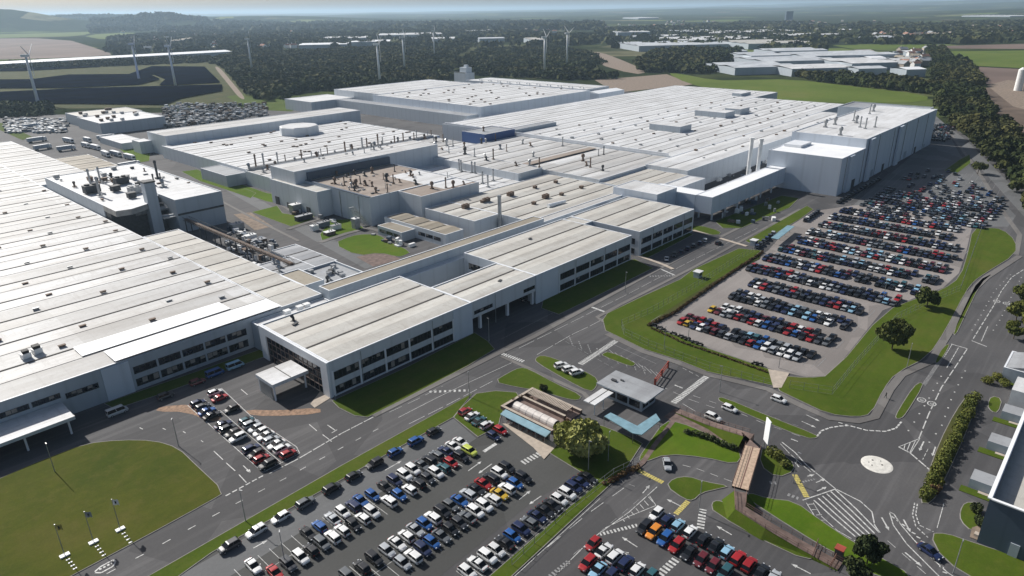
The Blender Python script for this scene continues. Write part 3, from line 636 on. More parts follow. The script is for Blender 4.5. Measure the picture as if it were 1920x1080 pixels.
# ------------------------------------------------------------------ buildings
def walls_roof(root, x0, x1, y0, y1, h, wall='clad', roof='roof', z0=0.0, pitch=0.0, step=18.2, off=0.0, parapet=0.5, gut=True, sides='wens', along='x'):
    """one block: wall with a parapet, a roof of shallow ridges, dark valley gutters between them"""
    w = MB(); t = 0.45; zt = h + parapet; gw = 0.3 if x0 < 300 else 0.13
    w.box(x0, x1, y0, y0 + t, z0, zt, 0, 1); w.box(x0, x1, y1 - t, y1, z0, zt, 0, 1)
    w.box(x0, x0 + t, y0 + t, y1 - t, z0, zt, 0, 1); w.box(x1 - t, x1, y0 + t, y1 - t, z0, zt, 0, 1)
    w.box(x0 + t, x1 - t, y0 + t, y1 - t, z0 + 0.1, z0 + 0.4, 0)
    w.build('wall', [M[wall], M['trim']], root)
    r = MB(); g = MB(); xi0, xi1, yi0, yi1 = x0 + t - .05, x1 - t + .05, y0 + t - .05, y1 - t + .05
    if pitch <= 0: r.face([(xi0, yi0, h), (xi1, yi0, h), (xi1, yi1, h), (xi0, yi1, h)])
    else:
        a0, a1 = (yi0, yi1) if along == 'x' else (xi0, xi1)
        n = max(1, round((a1 - a0) / step)); s = (a1 - a0) / n
        for i in range(n):
            p, q = a0 + i * s, a0 + (i + 1) * s; mdl = (p + q) / 2
            if along == 'x':
                r.face([(xi0, p, h - .1), (xi1, p, h - .1), (xi1, mdl, h + pitch), (xi0, mdl, h + pitch)])
                r.face([(xi0, mdl, h + pitch), (xi1, mdl, h + pitch), (xi1, q, h - .1), (xi0, q, h - .1)])
                r.face([(xi0, p, h - .1), (xi0, mdl, h + pitch), (xi0, q, h - .1)]); r.face([(xi1, p, h - .1), (xi1, q, h - .1), (xi1, mdl, h + pitch)])
                if gut and i: g.box(xi0 + .3, xi1 - .3, p - gw, p + gw, h - .06, h + .07)
                if gut and s > 14: g.box(xi0 + .3, xi1 - .3, mdl - 0.1, mdl + 0.1, h + pitch - .02, h + pitch + .05)
            else:
                r.face([(p, yi0, h - .1), (mdl, yi0, h + pitch), (mdl, yi1, h + pitch), (p, yi1, h - .1)])
                r.face([(mdl, yi0, h + pitch), (q, yi0, h - .1), (q, yi1, h - .1), (mdl, yi1, h + pitch)])
                if gut and i: g.box(p - .3, p + .3, yi0 + .3, yi1 - .3, h - .06, h + .07)
    nv = len(r.v); r.v += g.v; r.f += [tuple(i + nv for i in f) for f in g.f]; r.m += [1] * len(g.f)
    r.build('roof', [M[roof], M['gutter']], root)
def bld(name, label, cat='building', group=None): return empty(name, label, cat, (0, 0, 0), 0, group)

def vent_mesh(kind):
    b = MB()
    if kind == 'cowl': b.box(-1.0, 1.0, -.45, .45, 0, .45, 0); b.box(-1.15, 1.15, -.6, .6, .45, .62, 0)
    elif kind == 'box': b.box(-1.2, 1.2, -1, 1, 0, 1.5, 0); b.box(-1.35, 1.35, -1.15, 1.15, 1.5, 1.7, 0)
    elif kind == 'hatch': b.box(-1.0, 1.0, -.8, .8, 0, .7, 0); b.box(-1.1, 1.1, -.9, .9, .7, .85, 0)
    elif kind == 'flue': b.tube((0, 0, 0), (0, 0, 4.6), .33, .33, 8); b.tube((0, 0, 4.6), (0, 0, 5.3), .48, .3, 8); b.box(-.6, .6, -.6, .6, 0, .4)
    elif kind == 'fan': b.tube((0, 0, 0), (0, 0, 2.2), .55, .55, 10); b.tube((0, 0, 2.2), (0, 0, 3.4), .95, .95, 10); b.box(-.8, .8, -.8, .8, 0, .5); b.tube((0, 0, 3.4), (0, 0, 3.9), .95, .4, 10)
    elif kind == 'hood': b.tube((0, 0, 0), (0, 0, 1.5), .5, .5, 8); b.tube((0, 0, 1.5), (0.2, 0.9, 2.2), .5, .75, 8); b.box(-.9, .9, -.9, .9, 0, .35)
    elif kind == 'plant': b.box(-3.2, 3.2, -2, 2, 0, 3.2, 0); b.box(-3.3, 3.3, -2.1, 2.1, 3.2, 3.35, 0); b.tube((-1.6, 0, 3.3), (-1.6, 0, 4.0), 1.1, 1.1, 12); b.tube((1.6, 0, 3.3), (1.6, 0, 4.0), 1.1, 1.1, 12)
    return b
VM = {}
def vent(root, kind, m, x, y, z, rz=0, s=1.0):
    key = (kind, m)
    if key not in VM: VM[key] = vent_mesh(kind).mesh('roof_' + kind, [M[m]])
    nm = {'cowl': 'ridge_vent', 'box': 'air_handling_unit', 'hatch': 'roof_hatch', 'flue': 'flue', 'fan': 'extract_fan', 'hood': 'vent_hood', 'plant': 'cooling_unit'}[kind]
    return put(nm, VM[key], root, (x, y, z), rz, (s, s, s))
def ribbon(root, u0, u1, fixed, z0, z1, axis='x', nb=5, sgn=-1, bayw=None, blind=0.15):
    """a run of windows on a facade: each window is a part, its frame a sub-part"""
    n = nb; s = (u1 - u0) / n
    for i in range(n):
        a, c = u0 + i * s + 0.35, u0 + (i + 1) * s - 0.35
        g = MB(); f = MB(); d = fixed + sgn * 0.03; e = fixed + sgn * 0.09
        def P(u, z, dd): return (u, dd, z) if axis == 'x' else (dd, u, z)
        q = [P(a, z0, d), P(c, z0, d), P(c, z1, d), P(a, z1, d)]
        g.face(q if (sgn < 0) == (axis == 'x') else q[::-1], 0)
        k = max(2, int((c - a) / 1.25)); w = (c - a) / k
        for j in range(k + 1):
            u = a + j * w
            if axis == 'x': f.box(u - .05, u + .05, min(d, e), max(d, e), z0, z1)
            else: f.box(min(d, e), max(d, e), u - .05, u + .05, z0, z1)
            if j < k and random.random() < blind:
                zz = z1 - (z1 - z0) * random.uniform(.3, .9); dd = d + sgn * 0.012
                q = [P(u + .08, zz, dd), P(u + w - .08, zz, dd), P(u + w - .08, z1, dd), P(u + .08, z1, dd)]
                g.face(q if (sgn < 0) == (axis == 'x') else q[::-1], 1)
        for zz in (z0, z1):
            if axis == 'x': f.box(a - .1, c + .1, min(d, e) , max(d, e) + 0, zz - .06, zz + .06)
            else: f.box(min(d, e), max(d, e), a - .1, c + .1, zz - .06, zz + .06)
        wo_ = g.build('window', [M['glass'], M['blind']], root); f.build('frame', M['dark'], wo_)

# --- front office block along the main road
B = bld('office_block', 'long two storey white office block with ribbon windows along the main road, gatehouse in front', 'office')
walls_roof(B, 85, 138.5, 147.2, 183.6, 10.7, 'clad', 'roof_beige', pitch=.35, step=12, parapet=.25)
walls_roof(B, 138.5, 170.5, 147.25, 167, 10.7, 'clad', 'roof_beige', z0=5.0, pitch=.35, step=12, parapet=.25)
walls_roof(B, 170.5, 231, 147.2, 184.4, 10.7, 'clad', 'roof_beige', pitch=.35, step=12, parapet=.25)
walls_roof(B, 231, 237, 172, 184, 10.6, 'clad', 'roof_beige', parapet=.25)
walls_roof(B, 237, 283, 147.2, 184.2, 10.7, 'clad', 'roof_beige', pitch=.35, step=12, parapet=.25)
walls_roof(B, 138.5, 170.5, 163, 166.8, 4.95, 'clad_grey', 'roof_grey', parapet=0)
for z0, z1 in ((5.0, 7.4), (0.7, 3.0)):
    ribbon(B, 85.8, 130.2, 147.2, z0, z1, 'x', 5, -1); ribbon(B, 183.5, 230.2, 147.2, z0, z1, 'x', 5, -1); ribbon(B, 238, 282, 147.2, z0, z1, 'x', 5, -1)
    ribbon(B, 149, 170, 237, z0, z1, 'y', 2, -1); ribbon(B, 168, 182, 170.5, z0, z1, 'y', 2, -1)
ribbon(B, 139.4, 148.5, 147.25, 6.2, 7.4, 'x', 1, -1); ribbon(B, 163.5, 170.0, 147.25, 6.2, 7.4, 'x', 1, -1)
for x in (143, 156.3, 169.3):
    for y in (147.7, 156): b = MB(); b.box(x - .45, x + .45, y, y + .9, 0, 5.02); b.build('column', M['trim'], B)
for x0, x1 in ((130.4, 138.6), (170.2, 182.6)): b = MB(); b.box(x0, x1, 146.95, 147.18, 0, 10.6); b.build('blank_panel', M['clad_lt'], B)
for i_ in range(6):
    for u0_, u1_ in ((85.8, 130.2), (183.5, 230.2), (238, 282)):
        xx = u0_ + (u1_ - u0_) * i_ / 5; b = MB(); b.box(xx - .3, xx + .3, 146.98, 147.19, 0.1, 7.9); b.build('pilaster', M['trim'], B)
for xx in (94.7, 121.2, 148.8, 192.7, 211.4, 246.8, 273.2): b = MB(); b.tube((xx + .5, 146.9, .1), (xx + .5, 146.9, 10.4), .09, n=6); b.build('downpipe', M['steel'], B)
# glazed west end
b = MB()
b.box(84.75, 84.98, 150.5, 180.0, 0.1, 8.3); b.build('entrance_glazing', M['glass'], B)
b = MB()
for k in range(13): b.box(84.62, 84.74, 150.5 + k * 2.45 - .09, 150.5 + k * 2.45 + .09, .1, 8.3)
for z in (2.2, 4.3, 6.4, 8.25): b.box(84.58, 84.73, 150.5, 180, z - .12, z + .12)
b.build('mullion', M['mullion'], B)
b = MB(); b.box(84.3, 84.98, 147.2, 150.5, 0, 10.9); b.box(84.3, 84.98, 180.0, 183.6, 0, 10.9); b.box(84.3, 84.98, 150.5, 180, 8.5, 10.9); b.build('portal_frame', M['trim'], B)
for x, y, k in ((93, 178, 'hood'), (158, 153, 'cowl'), (92, 175.5, 'cowl'), (200, 176, 'cowl')): vent(B, k, 'dark', x, y, 10.8, 0.3, 0.8)
P = bld('entrance_canopy', 'white flat canopy on posts sheltering the glazed main entrance', 'canopy')
b = MB(); b.box(73.2, 84.2, 157, 166.2, 4.3, 5.3, 0, 1); b.build('canopy_roof', [M['clad'], M['roof_white']], P)
b = MB(); b.box(78.7, 78.95, 157.1, 166.1, 5.32, 5.36); b.build('gutter', M['gutter'], P)
for x, y in ((73.8, 157.6), (73.8, 165.6), (83.2, 157.6), (83.2, 165.6)): b = MB(); b.tube((x, y, 0), (x, y, 4.3), .28); b.build('post', M['trim'], P)
b = MB(); b.box(73.4, 73.7, 158.4, 164.8, 0, 4.2); b.build('screen_wall', M['concrete'], P)

# --- long white spine building behind the offices
S = bld('spine_building', 'narrow flat roofed beige topped corridor building running behind the offices past the courtyard', 'building')
walls_roof(S, 112.3, 223, 188, 194.3, 12, 'clad_grey', 'roof_tan', pitch=0, parapet=.2)
walls_roof(S, 86, 112.1, 186, 191.8, 8.6, 'clad_grey', 'roof_white', parapet=.3)
walls_roof(S, 112.3, 285, 184.8, 187.9, 8.6, 'clad_grey', 'roof_white', parapet=.1)
walls_roof(S, 223.2, 292, 188, 194, 10.4, 'clad_grey', 'roof', parapet=.2)
for x in (97, 101.5, 104): vent(S, 'box', 'white', x, 189, 8.7, 0, .8)
b = MB(); b.box(262, 272, 185, 187, 8.7, 9.6); b.build('service_duct', M['clad_blue'], S)

# --- the huge assembly hall on the left
L = bld('assembly_hall', 'enormous low assembly hall with ridged white roof filling the left edge', 'factory')
walls_roof(L, -170, 97, 192.2, 640, 10, 'clad_grey', 'roof', pitch=.45, step=18.4, parapet=.12)
walls_roof(L, 97.1, 112, 192.3, 306, 10, 'clad_grey', 'roof_beige', pitch=.45, step=18.4, parapet=.15)
walls_roof(L, 97.1, 126, 452, 640, 10, 'clad_grey', 'roof', pitch=.4, step=18.4, parapet=.12)
walls_roof(L, 126.1, 147, 468, 536, 9.6, 'clad_grey', 'roof_tan', pitch=.4, step=18.4, parapet=.12)
b = MB(); b.box(47.0, 96.9, 192.3, 201.3, 10.62, 10.66); b.box(42, 85, 202.5, 210.6, 10.64, 10.7); b.build('bright_roof_panel', M['roof_bright'], L)
for z0, z1 in ((5.1, 7.2), (1.2, 3.4)): ribbon(L, 50.5, 84.5, 192.2, z0, z1, 'x', 5, -1, blind=.4)
ribbon(L, 33.5, 42, 192.2, 4.9, 6.4, 'x', 1, -1); ribbon(L, 5, 33, 192.2, 5.8, 7.2, 'x', 4, -1)
b = MB(); b.box(43, 50, 191.95, 192.18, 0, 9.6); b.build('blank_panel', M['clad_lt'], L)
n = 0
for j in range(24):
    y = 201.4 + 9.2 + 18.4 * j
    for i in range(5):
        x = -8 + 22 * i + (7 if j % 2 else 0) + random.uniform(-3, 3) + y * 0.03
        if x > 95 or gp(0, 0)[0] is None or n > 92: continue
        if x < 20 - (y - 192) * .1: continue
        vent(L, 'cowl', 'steel_rust' if n % 3 else 'steel', x, y + random.choice((-4, 4, 3)), 10.25, R(90) * 0, .85); n += 1
for x, y in ((31.5, 214.5), (34.5, 215.5)): vent(L, 'box', 'white', x, y, 10.2, 0.2, 0.9)
b = MB(); b.box(30.8, 32.4, 213.5, 215.2, 11.9, 12.6); b.box(33.6, 35.4, 214.6, 216.6, 11.9, 12.6); b.build('ventilator_mouth', M['black'], L)
C2 = bld('loading_canopy', 'white roofed loading canopy on posts against the assembly hall at the lawn', 'canopy')
b = MB(); b.box(-40, 32.5, 181.3, 192, 4.0, 4.7, 0, 1); b.box(-40, 32.5, 181.1, 182.0, 4.7, 5.0, 0, 1); b.build('canopy_roof', [M['clad'], M['roof_white']], C2)
for k in range(7): b = MB(); x = 31 - 9.5 * k; b.tube((x, 182.2, 0), (x, 182.2, 4), .25); b.build('post', M['trim'], C2)

# --- energy plant with chimney
E_ = bld('energy_plant', 'tall grey plant building crowded with roof ducts beside the assembly hall, square chimney', 'plant')
walls_roof(E_, 123, 146, 333, 442, 16, 'clad_grey', 'roof_white', pitch=0, parapet=.4)
walls_roof(E_, 97.6, 122.9, 352, 442, 15.6, 'clad_grey', 'roof_white', pitch=0, parapet=.3)
b = MB(); pts = [(97.6, 351.9), (97.6, 336), (104, 334.5), (112, 338), (118, 344), (122.9, 351.9)]; b.prism(pts, 13.2, 15.9, 0, 1); b.build('curved_bay', [M['concrete'], M['roof_white']], E_)
b = MB(); b.box(98, 122, 345, 351.9, 0.1, 13); b.build('wall', M['dark'], E_)
b = MB(); b.box(123.2, 145.8, 332.7, 332.98, 8.6, 9.5); b.build('cladding_band', M['dark'], E_)
b = MB(); b.box(112.6, 117.4, 337.5, 342.2, 0, 25.5, 0); b.box(112.3, 117.7, 337.2, 342.5, 25.5, 26.2, 1); b.build('chimney', [M['clad_grey'], M['dark']], E_)
b = MB()
for k in range(5): b.tube((108 + 2.5*k, 344, 10.5 + .5*k), (123, 344 + 1.2*k, 10.5 + .5*k), .7)
b.tube((118, 340, 8), (123, 338, 8), .9); b.box(117.5, 124, 336, 338, 7.5, 8); b.build('pipework', M['steel'], E_)
random.seed(3)
for x, y, k, m, s in ((103, 383, 'plant', 'dark', 1.1), (112, 377, 'box', 'dark', 1.6), (120, 392, 'plant', 'dark', 1.0), (117, 365, 'plant', 'steel', .9), (124, 375, 'plant', 'dark', .8), (112, 356, 'box', 'dark', 1.5),
                      (129, 372, 'flue', 'dark', 1.2), (134, 376, 'flue', 'dark', 1.0), (131, 366, 'hood', 'steel', 1.5), (137, 388, 'flue', 'dark', 1.9), (108, 401, 'flue', 'steel', 1.6), (103, 372, 'flue', 'steel', 1.8), (114, 405, 'flue', 'steel', 1.5)):
    vent(E_, k, m, x, y, 16.1, random.uniform(0, .3), s)
for i in range(34):
    x = random.uniform(100, 144); y = random.uniform(358, 438); vent(E_, random.choice(['cowl', 'hood', 'box', 'cowl']), random.choice(['dark', 'steel_rust', 'steel']), x, y, 16.0, random.choice((0, R(90))), random.uniform(.7, 1.2))
PB = bld('pipe_bridge', 'raised pipe bridge on trestles leading from the plant to the service yard', 'pipe bridge')
b = MB(); b.box(125.1, 126.9, 236, 332, 6.2, 6.4); b.build('deck', M['steel_rust'], PB)
for xx in (124.5, 127.4):
    b = MB(); b.box(xx, xx + .12, 236, 332, 6.1, 6.3); b.box(xx, xx + .12, 236, 332, 7.6, 7.75)
    for y in range(236, 332, 3): b.tube((xx + .06, y, 6.2), (xx + .06, y + 3, 7.7), .05, n=4)
    b.build('truss', M['dark'], PB)
for dx, rr in ((.9, .2), (1.5, .28), (2.1, .16)): b = MB(); b.tube((124.5 + dx, 236, 6.75), (124.5 + dx, 332, 6.75), rr); b.build('pipe', M['steel_rust'], PB)
for y in range(240, 332, 15):
    b = MB(); b.box(124.6, 125, y, y + .4, 0, 6.2); b.box(127, 127.4, y, y + .4, 0, 6.2); b.build('trestle', M['dark'], PB)

# --- paint shop and halls in the middle
U = bld('paint_shop', 'large paint shop with tall flues on a stained brown roof below a raised white strip', 'factory')
walls_roof(U, 190, 247, 271, 328, 14, 'clad', 'roof_brown', parapet=.45)
walls_roof(U, 207.5, 247, 253, 270.9, 14, 'clad', 'roof_brown', parapet=.45)
walls_roof(U, 184, 285, 328.1, 353, 20, 'clad', 'roof', parapet=.15, pitch=.3, step=25)
walls_roof(U, 181.5, 189.9, 304, 351, 13.2, 'clad', 'roof_beige', parapet=.3)
b = MB(); b.box(189.5, 190.9, 271.2, 327.8, 14.47, 14.75); b.box(191, 246, 326.4, 327.9, 14.5, 18.6); b.build('parapet', M['clad_navy'], U)  # taller navy box paints shade onto the wall face under the raised strip
b = MB(); b.box(226, 246.4, 257, 302, 14.03, 14.07); b.build('patched_roof_sheet', M['roof_white'], U)
random.seed(11)
F1 = [(594, 352), (628, 345), (646, 348), (684, 330), (698, 325), (668, 350), (676, 345), (686, 348), (698, 350), (725, 340), (738, 345), (750, 342), (665, 358), (705, 362), (727, 362), (780, 345), (810, 354), (850, 352), (740, 322), (770, 330), (800, 320), (808, 320), (836, 352), (870, 346), (595, 335), (632, 330)]
for i, (px, py) in enumerate(F1):
    x, y = gp(px, py, 14); 
    if 191 < x < 246 and 254 < y < 326: vent(U, ['fan', 'fan', 'flue', 'hood'][i % 4], 'steel_rust' if i % 3 else 'dark', x, y, 14.05, random.uniform(0, 3), random.uniform(.7, 1.15))
for i in range(36): vent(U, random.choice(['cowl', 'cowl', 'fan', 'hood', 'flue']), random.choice(['steel_rust', 'steel', 'dark']), random.uniform(193, 244), random.uniform(273, 322), 14.05, random.choice((0, 1.57)), random.uniform(.45, .8))
for i in range(14): vent(U, random.choice(['cowl', 'flue', 'hood']), 'steel', random.uniform(188, 282), random.uniform(340, 351), 20.1, 0, .8)
for z0, z1 in ((2, 4),): ribbon(U, 306, 345, 181.5, z0, z1, 'y', 3, -1) if False else None

N = bld('body_shop', 'broad white roofed body shop behind the paint shop with rows of thin flues', 'factory')
walls_roof(N, 193, 345, 353.3, 402, 8.5, 'clad', 'roof', pitch=.3, step=16, parapet=.3)
walls_roof(N, 195, 352, 402.1, 532, 8.6, 'clad', 'roof_white', pitch=.3, step=16, parapet=.3)
walls_roof(N, 199, 372, 532.1, 566, 15.2, 'clad', 'roof', pitch=.3, step=34, parapet=.2)
b = MB(); b.tube((290, 500, 8.6), (290, 500, 14.5), 15.5, 15.5, 8); b.build('round_plenum', [M['clad']], N)
b = MB(); b.tube((290, 500, 14.5), (290, 500, 15.0), 15.2, 14.6, 8); b.build('plenum_roof', [M['roof_white']], N)
walls_roof(N, 182, 194.8, 405, 440, 7, 'clad_grey', 'roof_grey', parapet=.2); walls_roof(N, 190, 198.8, 560, 575, 9, 'clad', 'roof_white', parapet=.2)
random.seed(5)
for i in range(30):
    t = i / 29; x = 196 + 150 * t; vent(N, 'flue' if i % 3 else 'hood', 'steel_rust' if i % 2 else 'steel', x, 402 + random.uniform(-4, 3), 8.8, 0, random.uniform(.9, 1.7))
for i in range(26): vent(N, random.choice(['flue', 'flue', 'hood', 'fan']), random.choice(['steel_rust', 'steel', 'dark']), random.uniform(196, 338), random.uniform(360, 398), 8.8, 0, random.uniform(.8, 1.4))
for i in range(36): vent(N, 'cowl', 'steel_rust', random.uniform(200, 348), random.uniform(410, 528), 8.8, 0, 1.1)
b = MB(); b.box(196, 345, 401, 401.6, 8.9, 10.2); b.box(196, 345, 404, 404.4, 8.9, 10); b.build('pipe_rack', M['steel'], N)

Q = bld('process_hall', 'white process hall with clustered vents, raised wall towards the stained roof', 'factory')
walls_roof(Q, 281, 302, 256, 352, 12.3, 'clad', 'roof', parapet=.2, pitch=.2, step=16)
walls_roof(Q, 302.1, 378, 215.3, 345, 11.2, 'clad', 'roof', parapet=.1, pitch=.35, step=13)
walls_roof(Q, 247.2, 280.9, 252.2, 327.9, 8.2, 'clad', 'roof_white', parapet=.1, pitch=.2, step=16)
walls_roof(Q, 285.2, 345, 352.2, 372, 9.0, 'clad', 'roof', parapet=.1, pitch=.2, step=16) if False else None
random.seed(8)
for px, py in ((842, 288), (872, 290), (890, 295), (910, 292), (912, 302), (925, 300), (968, 312), (993, 312), (1000, 292), (1030, 318), (980, 268), (995, 272), (1055, 272), (1093, 300), (1100, 308), (1107, 312), (1122, 290), (1132, 288), (938, 278), (950, 282), (1130, 318), (825, 255), (850, 250), (830, 282), (862, 258), (800, 262)):
    x, y = gp(px, py, 12)
    vent(Q, random.choice(['fan', 'flue', 'flue', 'hood']), random.choice(['dark', 'steel', 'steel_rust']), min(max(x, 283), 376), min(max(y, 258 if x < 302 else 217), 343), 12.4 if x < 302 else 11.4, random.uniform(0, 3), random.uniform(.8, 1.3))
for px, py in ((905, 345), (925, 340), (915, 352), (895, 325), (905, 320), (870, 318), (865, 322), (885, 325)):
    x, y = gp(px, py, 8); vent(Q, 'flue', 'steel', min(max(x, 249), 279), min(max(y, 254), 326), 8.3, 0, 1.3)
b = MB(); b.box(303, 372, 268, 274, 11.9, 11.98); b.build('stained_roof_sheet', M['roof_brown'], Q)

R1 = bld('trim_hall', 'long pale roofed hall with parallel seams between the paint shop and the offices', 'factory')
walls_roof(R1, 207, 223, 215.8, 250, 9, 'clad', 'roof_beige', pitch=.3, step=11, parapet=.25)
walls_roof(R1, 223.1, 302, 194.5, 251.9, 9, 'clad', 'roof_beige', pitch=.4, step=11, parapet=.2)
walls_roof(R1, 302.1, 348, 186, 215, 9.6, 'clad', 'roof_beige', pitch=.4, step=14, parapet=.2)
b = MB(); b.tube((221.5, 213.7, 0), (221.5, 213.7, 18), .95, .85, 12); b.tube((221.5, 213.7, 18), (221.5, 213.7, 18.8), 1.05, 1.0, 12); b.build('chimney', M['steel'], R1)
random.seed(9)
for px, py in ((957, 367), (912, 378), (873, 390), (1003, 353), (1023, 371), (1053, 366), (1042, 343), (1090, 353), (1128, 342), (1163, 333), (1130, 315), (1001, 383), (905, 380)):
    x, y = gp(px, py, 9.3)
    if x < 301: vent(R1, 'plant' if px in (912, 873, 957, 1023) else 'box', 'steel_rust', x, y, 9.3, 0, .55 if px in (912, 873, 957, 1023) else .8)
x, y = gp(1035, 386, 9.3); b = MB(); b.tube((x - 3, y, 9.9), (x + 9, y - 1, 9.9), 1.0, .7, 12); b.build('duct', M['roof_bright'], R1)

T = bld('press_and_final_hall', 'vast flat white hall dotted with dark roof vents in the upper middle', 'factory')
walls_roof(T, 378.2, 748, 304.2, 428, 12, 'clad', 'roof_white', pitch=.22, step=15.5, parapet=.12)
walls_roof(T, 378.2, 690, 215.3, 304, 12, 'clad', 'roof_white', pitch=.22, step=15, parapet=.12)
walls_roof(T, 348.2, 628, 187.5, 215.1, 12, 'clad', 'roof_white', pitch=.4, step=13.8, parapet=.12)
random.seed(21); n = 0
for j in range(13):
    for i in range(14):
        x = 388 + 25 * i + (12 if j % 2 else 0) + random.uniform(-4, 4); y = 196 + 17.5 * j + random.uniform(-3, 3)
        if n >= 98 or x > (745 if y > 306 else 685 if y > 217 else 620): continue
        vent(T, 'hatch' if random.random() < .4 else 'cowl', 'steel_rust' if random.random() < .4 else 'steel', x, y, 12.2, 0, random.uniform(.7, 1.15)); n += 1
for x0, x1, y0, y1, zz in ((457, 474, 255, 281, 16.5), (543, 560, 262, 290, 16.5), (570, 588, 262, 276, 16.5), (690, 712, 318, 328, 15)):
    b = MB(); b.box(x0, x1, y0, y1, 11.9, zz, 0, 1); b.build('rooftop_plant_room', [M['clad_grey'], M['roof_white']], T)
b = MB(); b.box(378.3, 379.2, 218, 425, 12.1, 13.6); b.build('parapet', M['trim'], T)

BL = bld('blue_plant_house', 'blue clad plant house with a flat grey roof standing among the white halls', 'plant house')
walls_roof(BL, 345.5, 377, 346.3, 370, 16, 'clad_blue', 'roof_grey', parapet=.35)
b = MB(); b.box(362, 372, 346.0, 346.28, 9, 10.4); b.build('roller_door', M['clad_lt'], BL); vent(BL, 'fan', 'steel_rust', 356, 358, 16.1, 0, .9)
walls_roof(BL, 377.3, 430, 350, 359, 14.5, 'clad_grey', 'roof_grey', parapet=.2)

V = bld('stamping_hall', 'tall pale hall with a big flat white roof at the back of the site', 'factory')
walls_roof(V, 440, 603, 445.5, 604, 17.5, 'clad_lt', 'roof_white', pitch=.3, step=22, parapet=.4)
walls_roof(V, 450, 590, 604.2, 690, 17.3, 'clad', 'roof_white', pitch=.3, step=22, parapet=.3)
walls_roof(V, 426, 439.8, 449, 652, 11, 'clad', 'roof_grey', parapet=.3)
walls_roof(V, 396, 449.8, 652.3, 705, 11, 'clad', 'roof_white', parapet=.3)
walls_roof(V, 418, 470, 428.5, 445.3, 9, 'clad_lt', 'roof_grey', parapet=.3)
random.seed(31)
for i in range(44): vent(V, 'cowl', 'steel_rust', random.uniform(446, 598), random.uniform(450, 600), 17.7, 0, 1.2)
FS = bld('rear_warehouse', 'long low white warehouse with a pitched end bay behind the stamping hall', 'warehouse')
walls_roof(FS, 628, 672, 470, 660, 15, 'clad', 'roof_white', pitch=.4, step=22, parapet=.3, along='y')
walls_roof(FS, 620, 668, 446, 468, 13, 'clad_lt', 'roof_bright', pitch=1.5, step=24, parapet=0)
b = MB()
for k in range(22): b.tube((632 + (k % 2) * 4, 476 + 8 * k, 15), (632 + (k % 2) * 4, 476 + 8 * k, 17), .8, .8, 8)
b.build('vent_row', M['white'], FS)
TW = bld('silo_tower', 'small white stepped tower with a handrail standing behind the rear roofs', 'tower')
b = MB(); b.box(655, 672, 690, 712, 0, 20); b.box(660, 671, 694, 706, 20, 27); b.box(664, 668, 697, 702, 27, 30); b.build('wall', M['clad'], TW)
b = MB(); b.box(655, 656, 690, 712, 20, 21.4); b.build('handrail', M['steel'], TW)

W_ = bld('component_store', 'square white flat roofed store at the truck yard on the left', 'warehouse')
walls_roof(W_, 203, 259, 683.5, 745, 9.6, 'clad_grey', 'roof_white', parapet=.4); walls_roof(W_, 206, 262, 745.2, 790, 9.6, 'clad_grey', 'roof_beige', parapet=.4)
for i in range(18): vent(W_, 'box', 'steel_rust' if i % 2 else 'steel', random.uniform(208, 255), random.uniform(690, 782), 9.8, 0, 1.2)
lw = bld('yard_lean_to', 'low narrow white roofed lean-to between the component store and the body shop', 'shed')
walls_roof(lw, 187, 205, 590, 640, 5, 'clad_grey', 'roof_white', parapet=.2)

# --- tall building on the right with its bridge
RB = bld('high_bay_building', 'tall windowless blue-white high bay building beside the big car park', 'factory')
walls_roof(RB, 391, 431, 119, 160, 20.6, 'clad_lt', 'roof_bright', parapet=.3)
walls_roof(RB, 431.1, 590, 119.5, 163, 25.4, 'clad_lt', 'roof_white', pitch=0, parapet=.4)
walls_roof(RB, 592, 628, 130, 190, 22, 'clad_grey', 'roof_grey', parapet=.6)
for x in (402, 436, 494): b = MB(); b.box(x, x + 7, 117.8, 119.0, 0, 20.4 if x < 430 else 25.2); b.build('stair_bay', M['clad_lt'], RB)
for px, py in ((1547, 240), (1565, 235), (1575, 255), (1600, 228), (1605, 232), (1612, 240), (1622, 243), (1640, 240), (1630, 215), (1637, 210), (1540, 268), (1525, 268)):
    x, y = gp(px, py, 25)
    if 433 < x < 588 and 121 < y < 161: vent(RB, 'fan' if px % 2 else 'flue', 'steel', x, y, 25.5, 0, 1.3)
b = MB(); b.box(408, 424, 148, 158, 20.7, 22.2); b.build('skylight', M['trim'], RB)
WS = bld('duct_tower', 'pair of slim white flues standing against the hall beside the high bay building', 'flue tower')
for x, y in ((384, 162), (384, 167.5)):
    b = MB(); b.tube((x, y, 0), (x, y, 27), 1.1, 1.1, 12); b.tube((x, y, 27), (x, y, 28), 1.4, 1.4, 12); b.build('flue', M['white'], WS)
BR = bld('conveyor_bridge', 'elevated white conveyor bridge turning a corner between the hall and the high bay building', 'bridge')
walls_roof(BR, 303, 390.8, 148.6, 157.5, 12, 'clad_lt', 'roof_bright', z0=3.6, parapet=.15)
walls_roof(BR, 303, 313.5, 157.7, 184, 11.8, 'clad_lt', 'roof_bright', z0=3.6, parapet=.15)
walls_roof(BR, 284, 302.8, 168, 193.5, 14, 'clad_lt', 'roof_white', parapet=.2)
for x in range(306, 390, 14):
    for y in (149.5, 156.5): b = MB(); b.box(x - .35, x + .35, y - .35, y + .35, 0, 3.7); b.build('column', M['trim'], BR)
LK = bld('hall_link_building', 'low link building closing the sunken yard between hall and conveyor bridge', 'building')
walls_roof(LK, 314, 348, 176, 185.9, 9.4, 'clad', 'roof_white', parapet=.2)
random.seed(40)

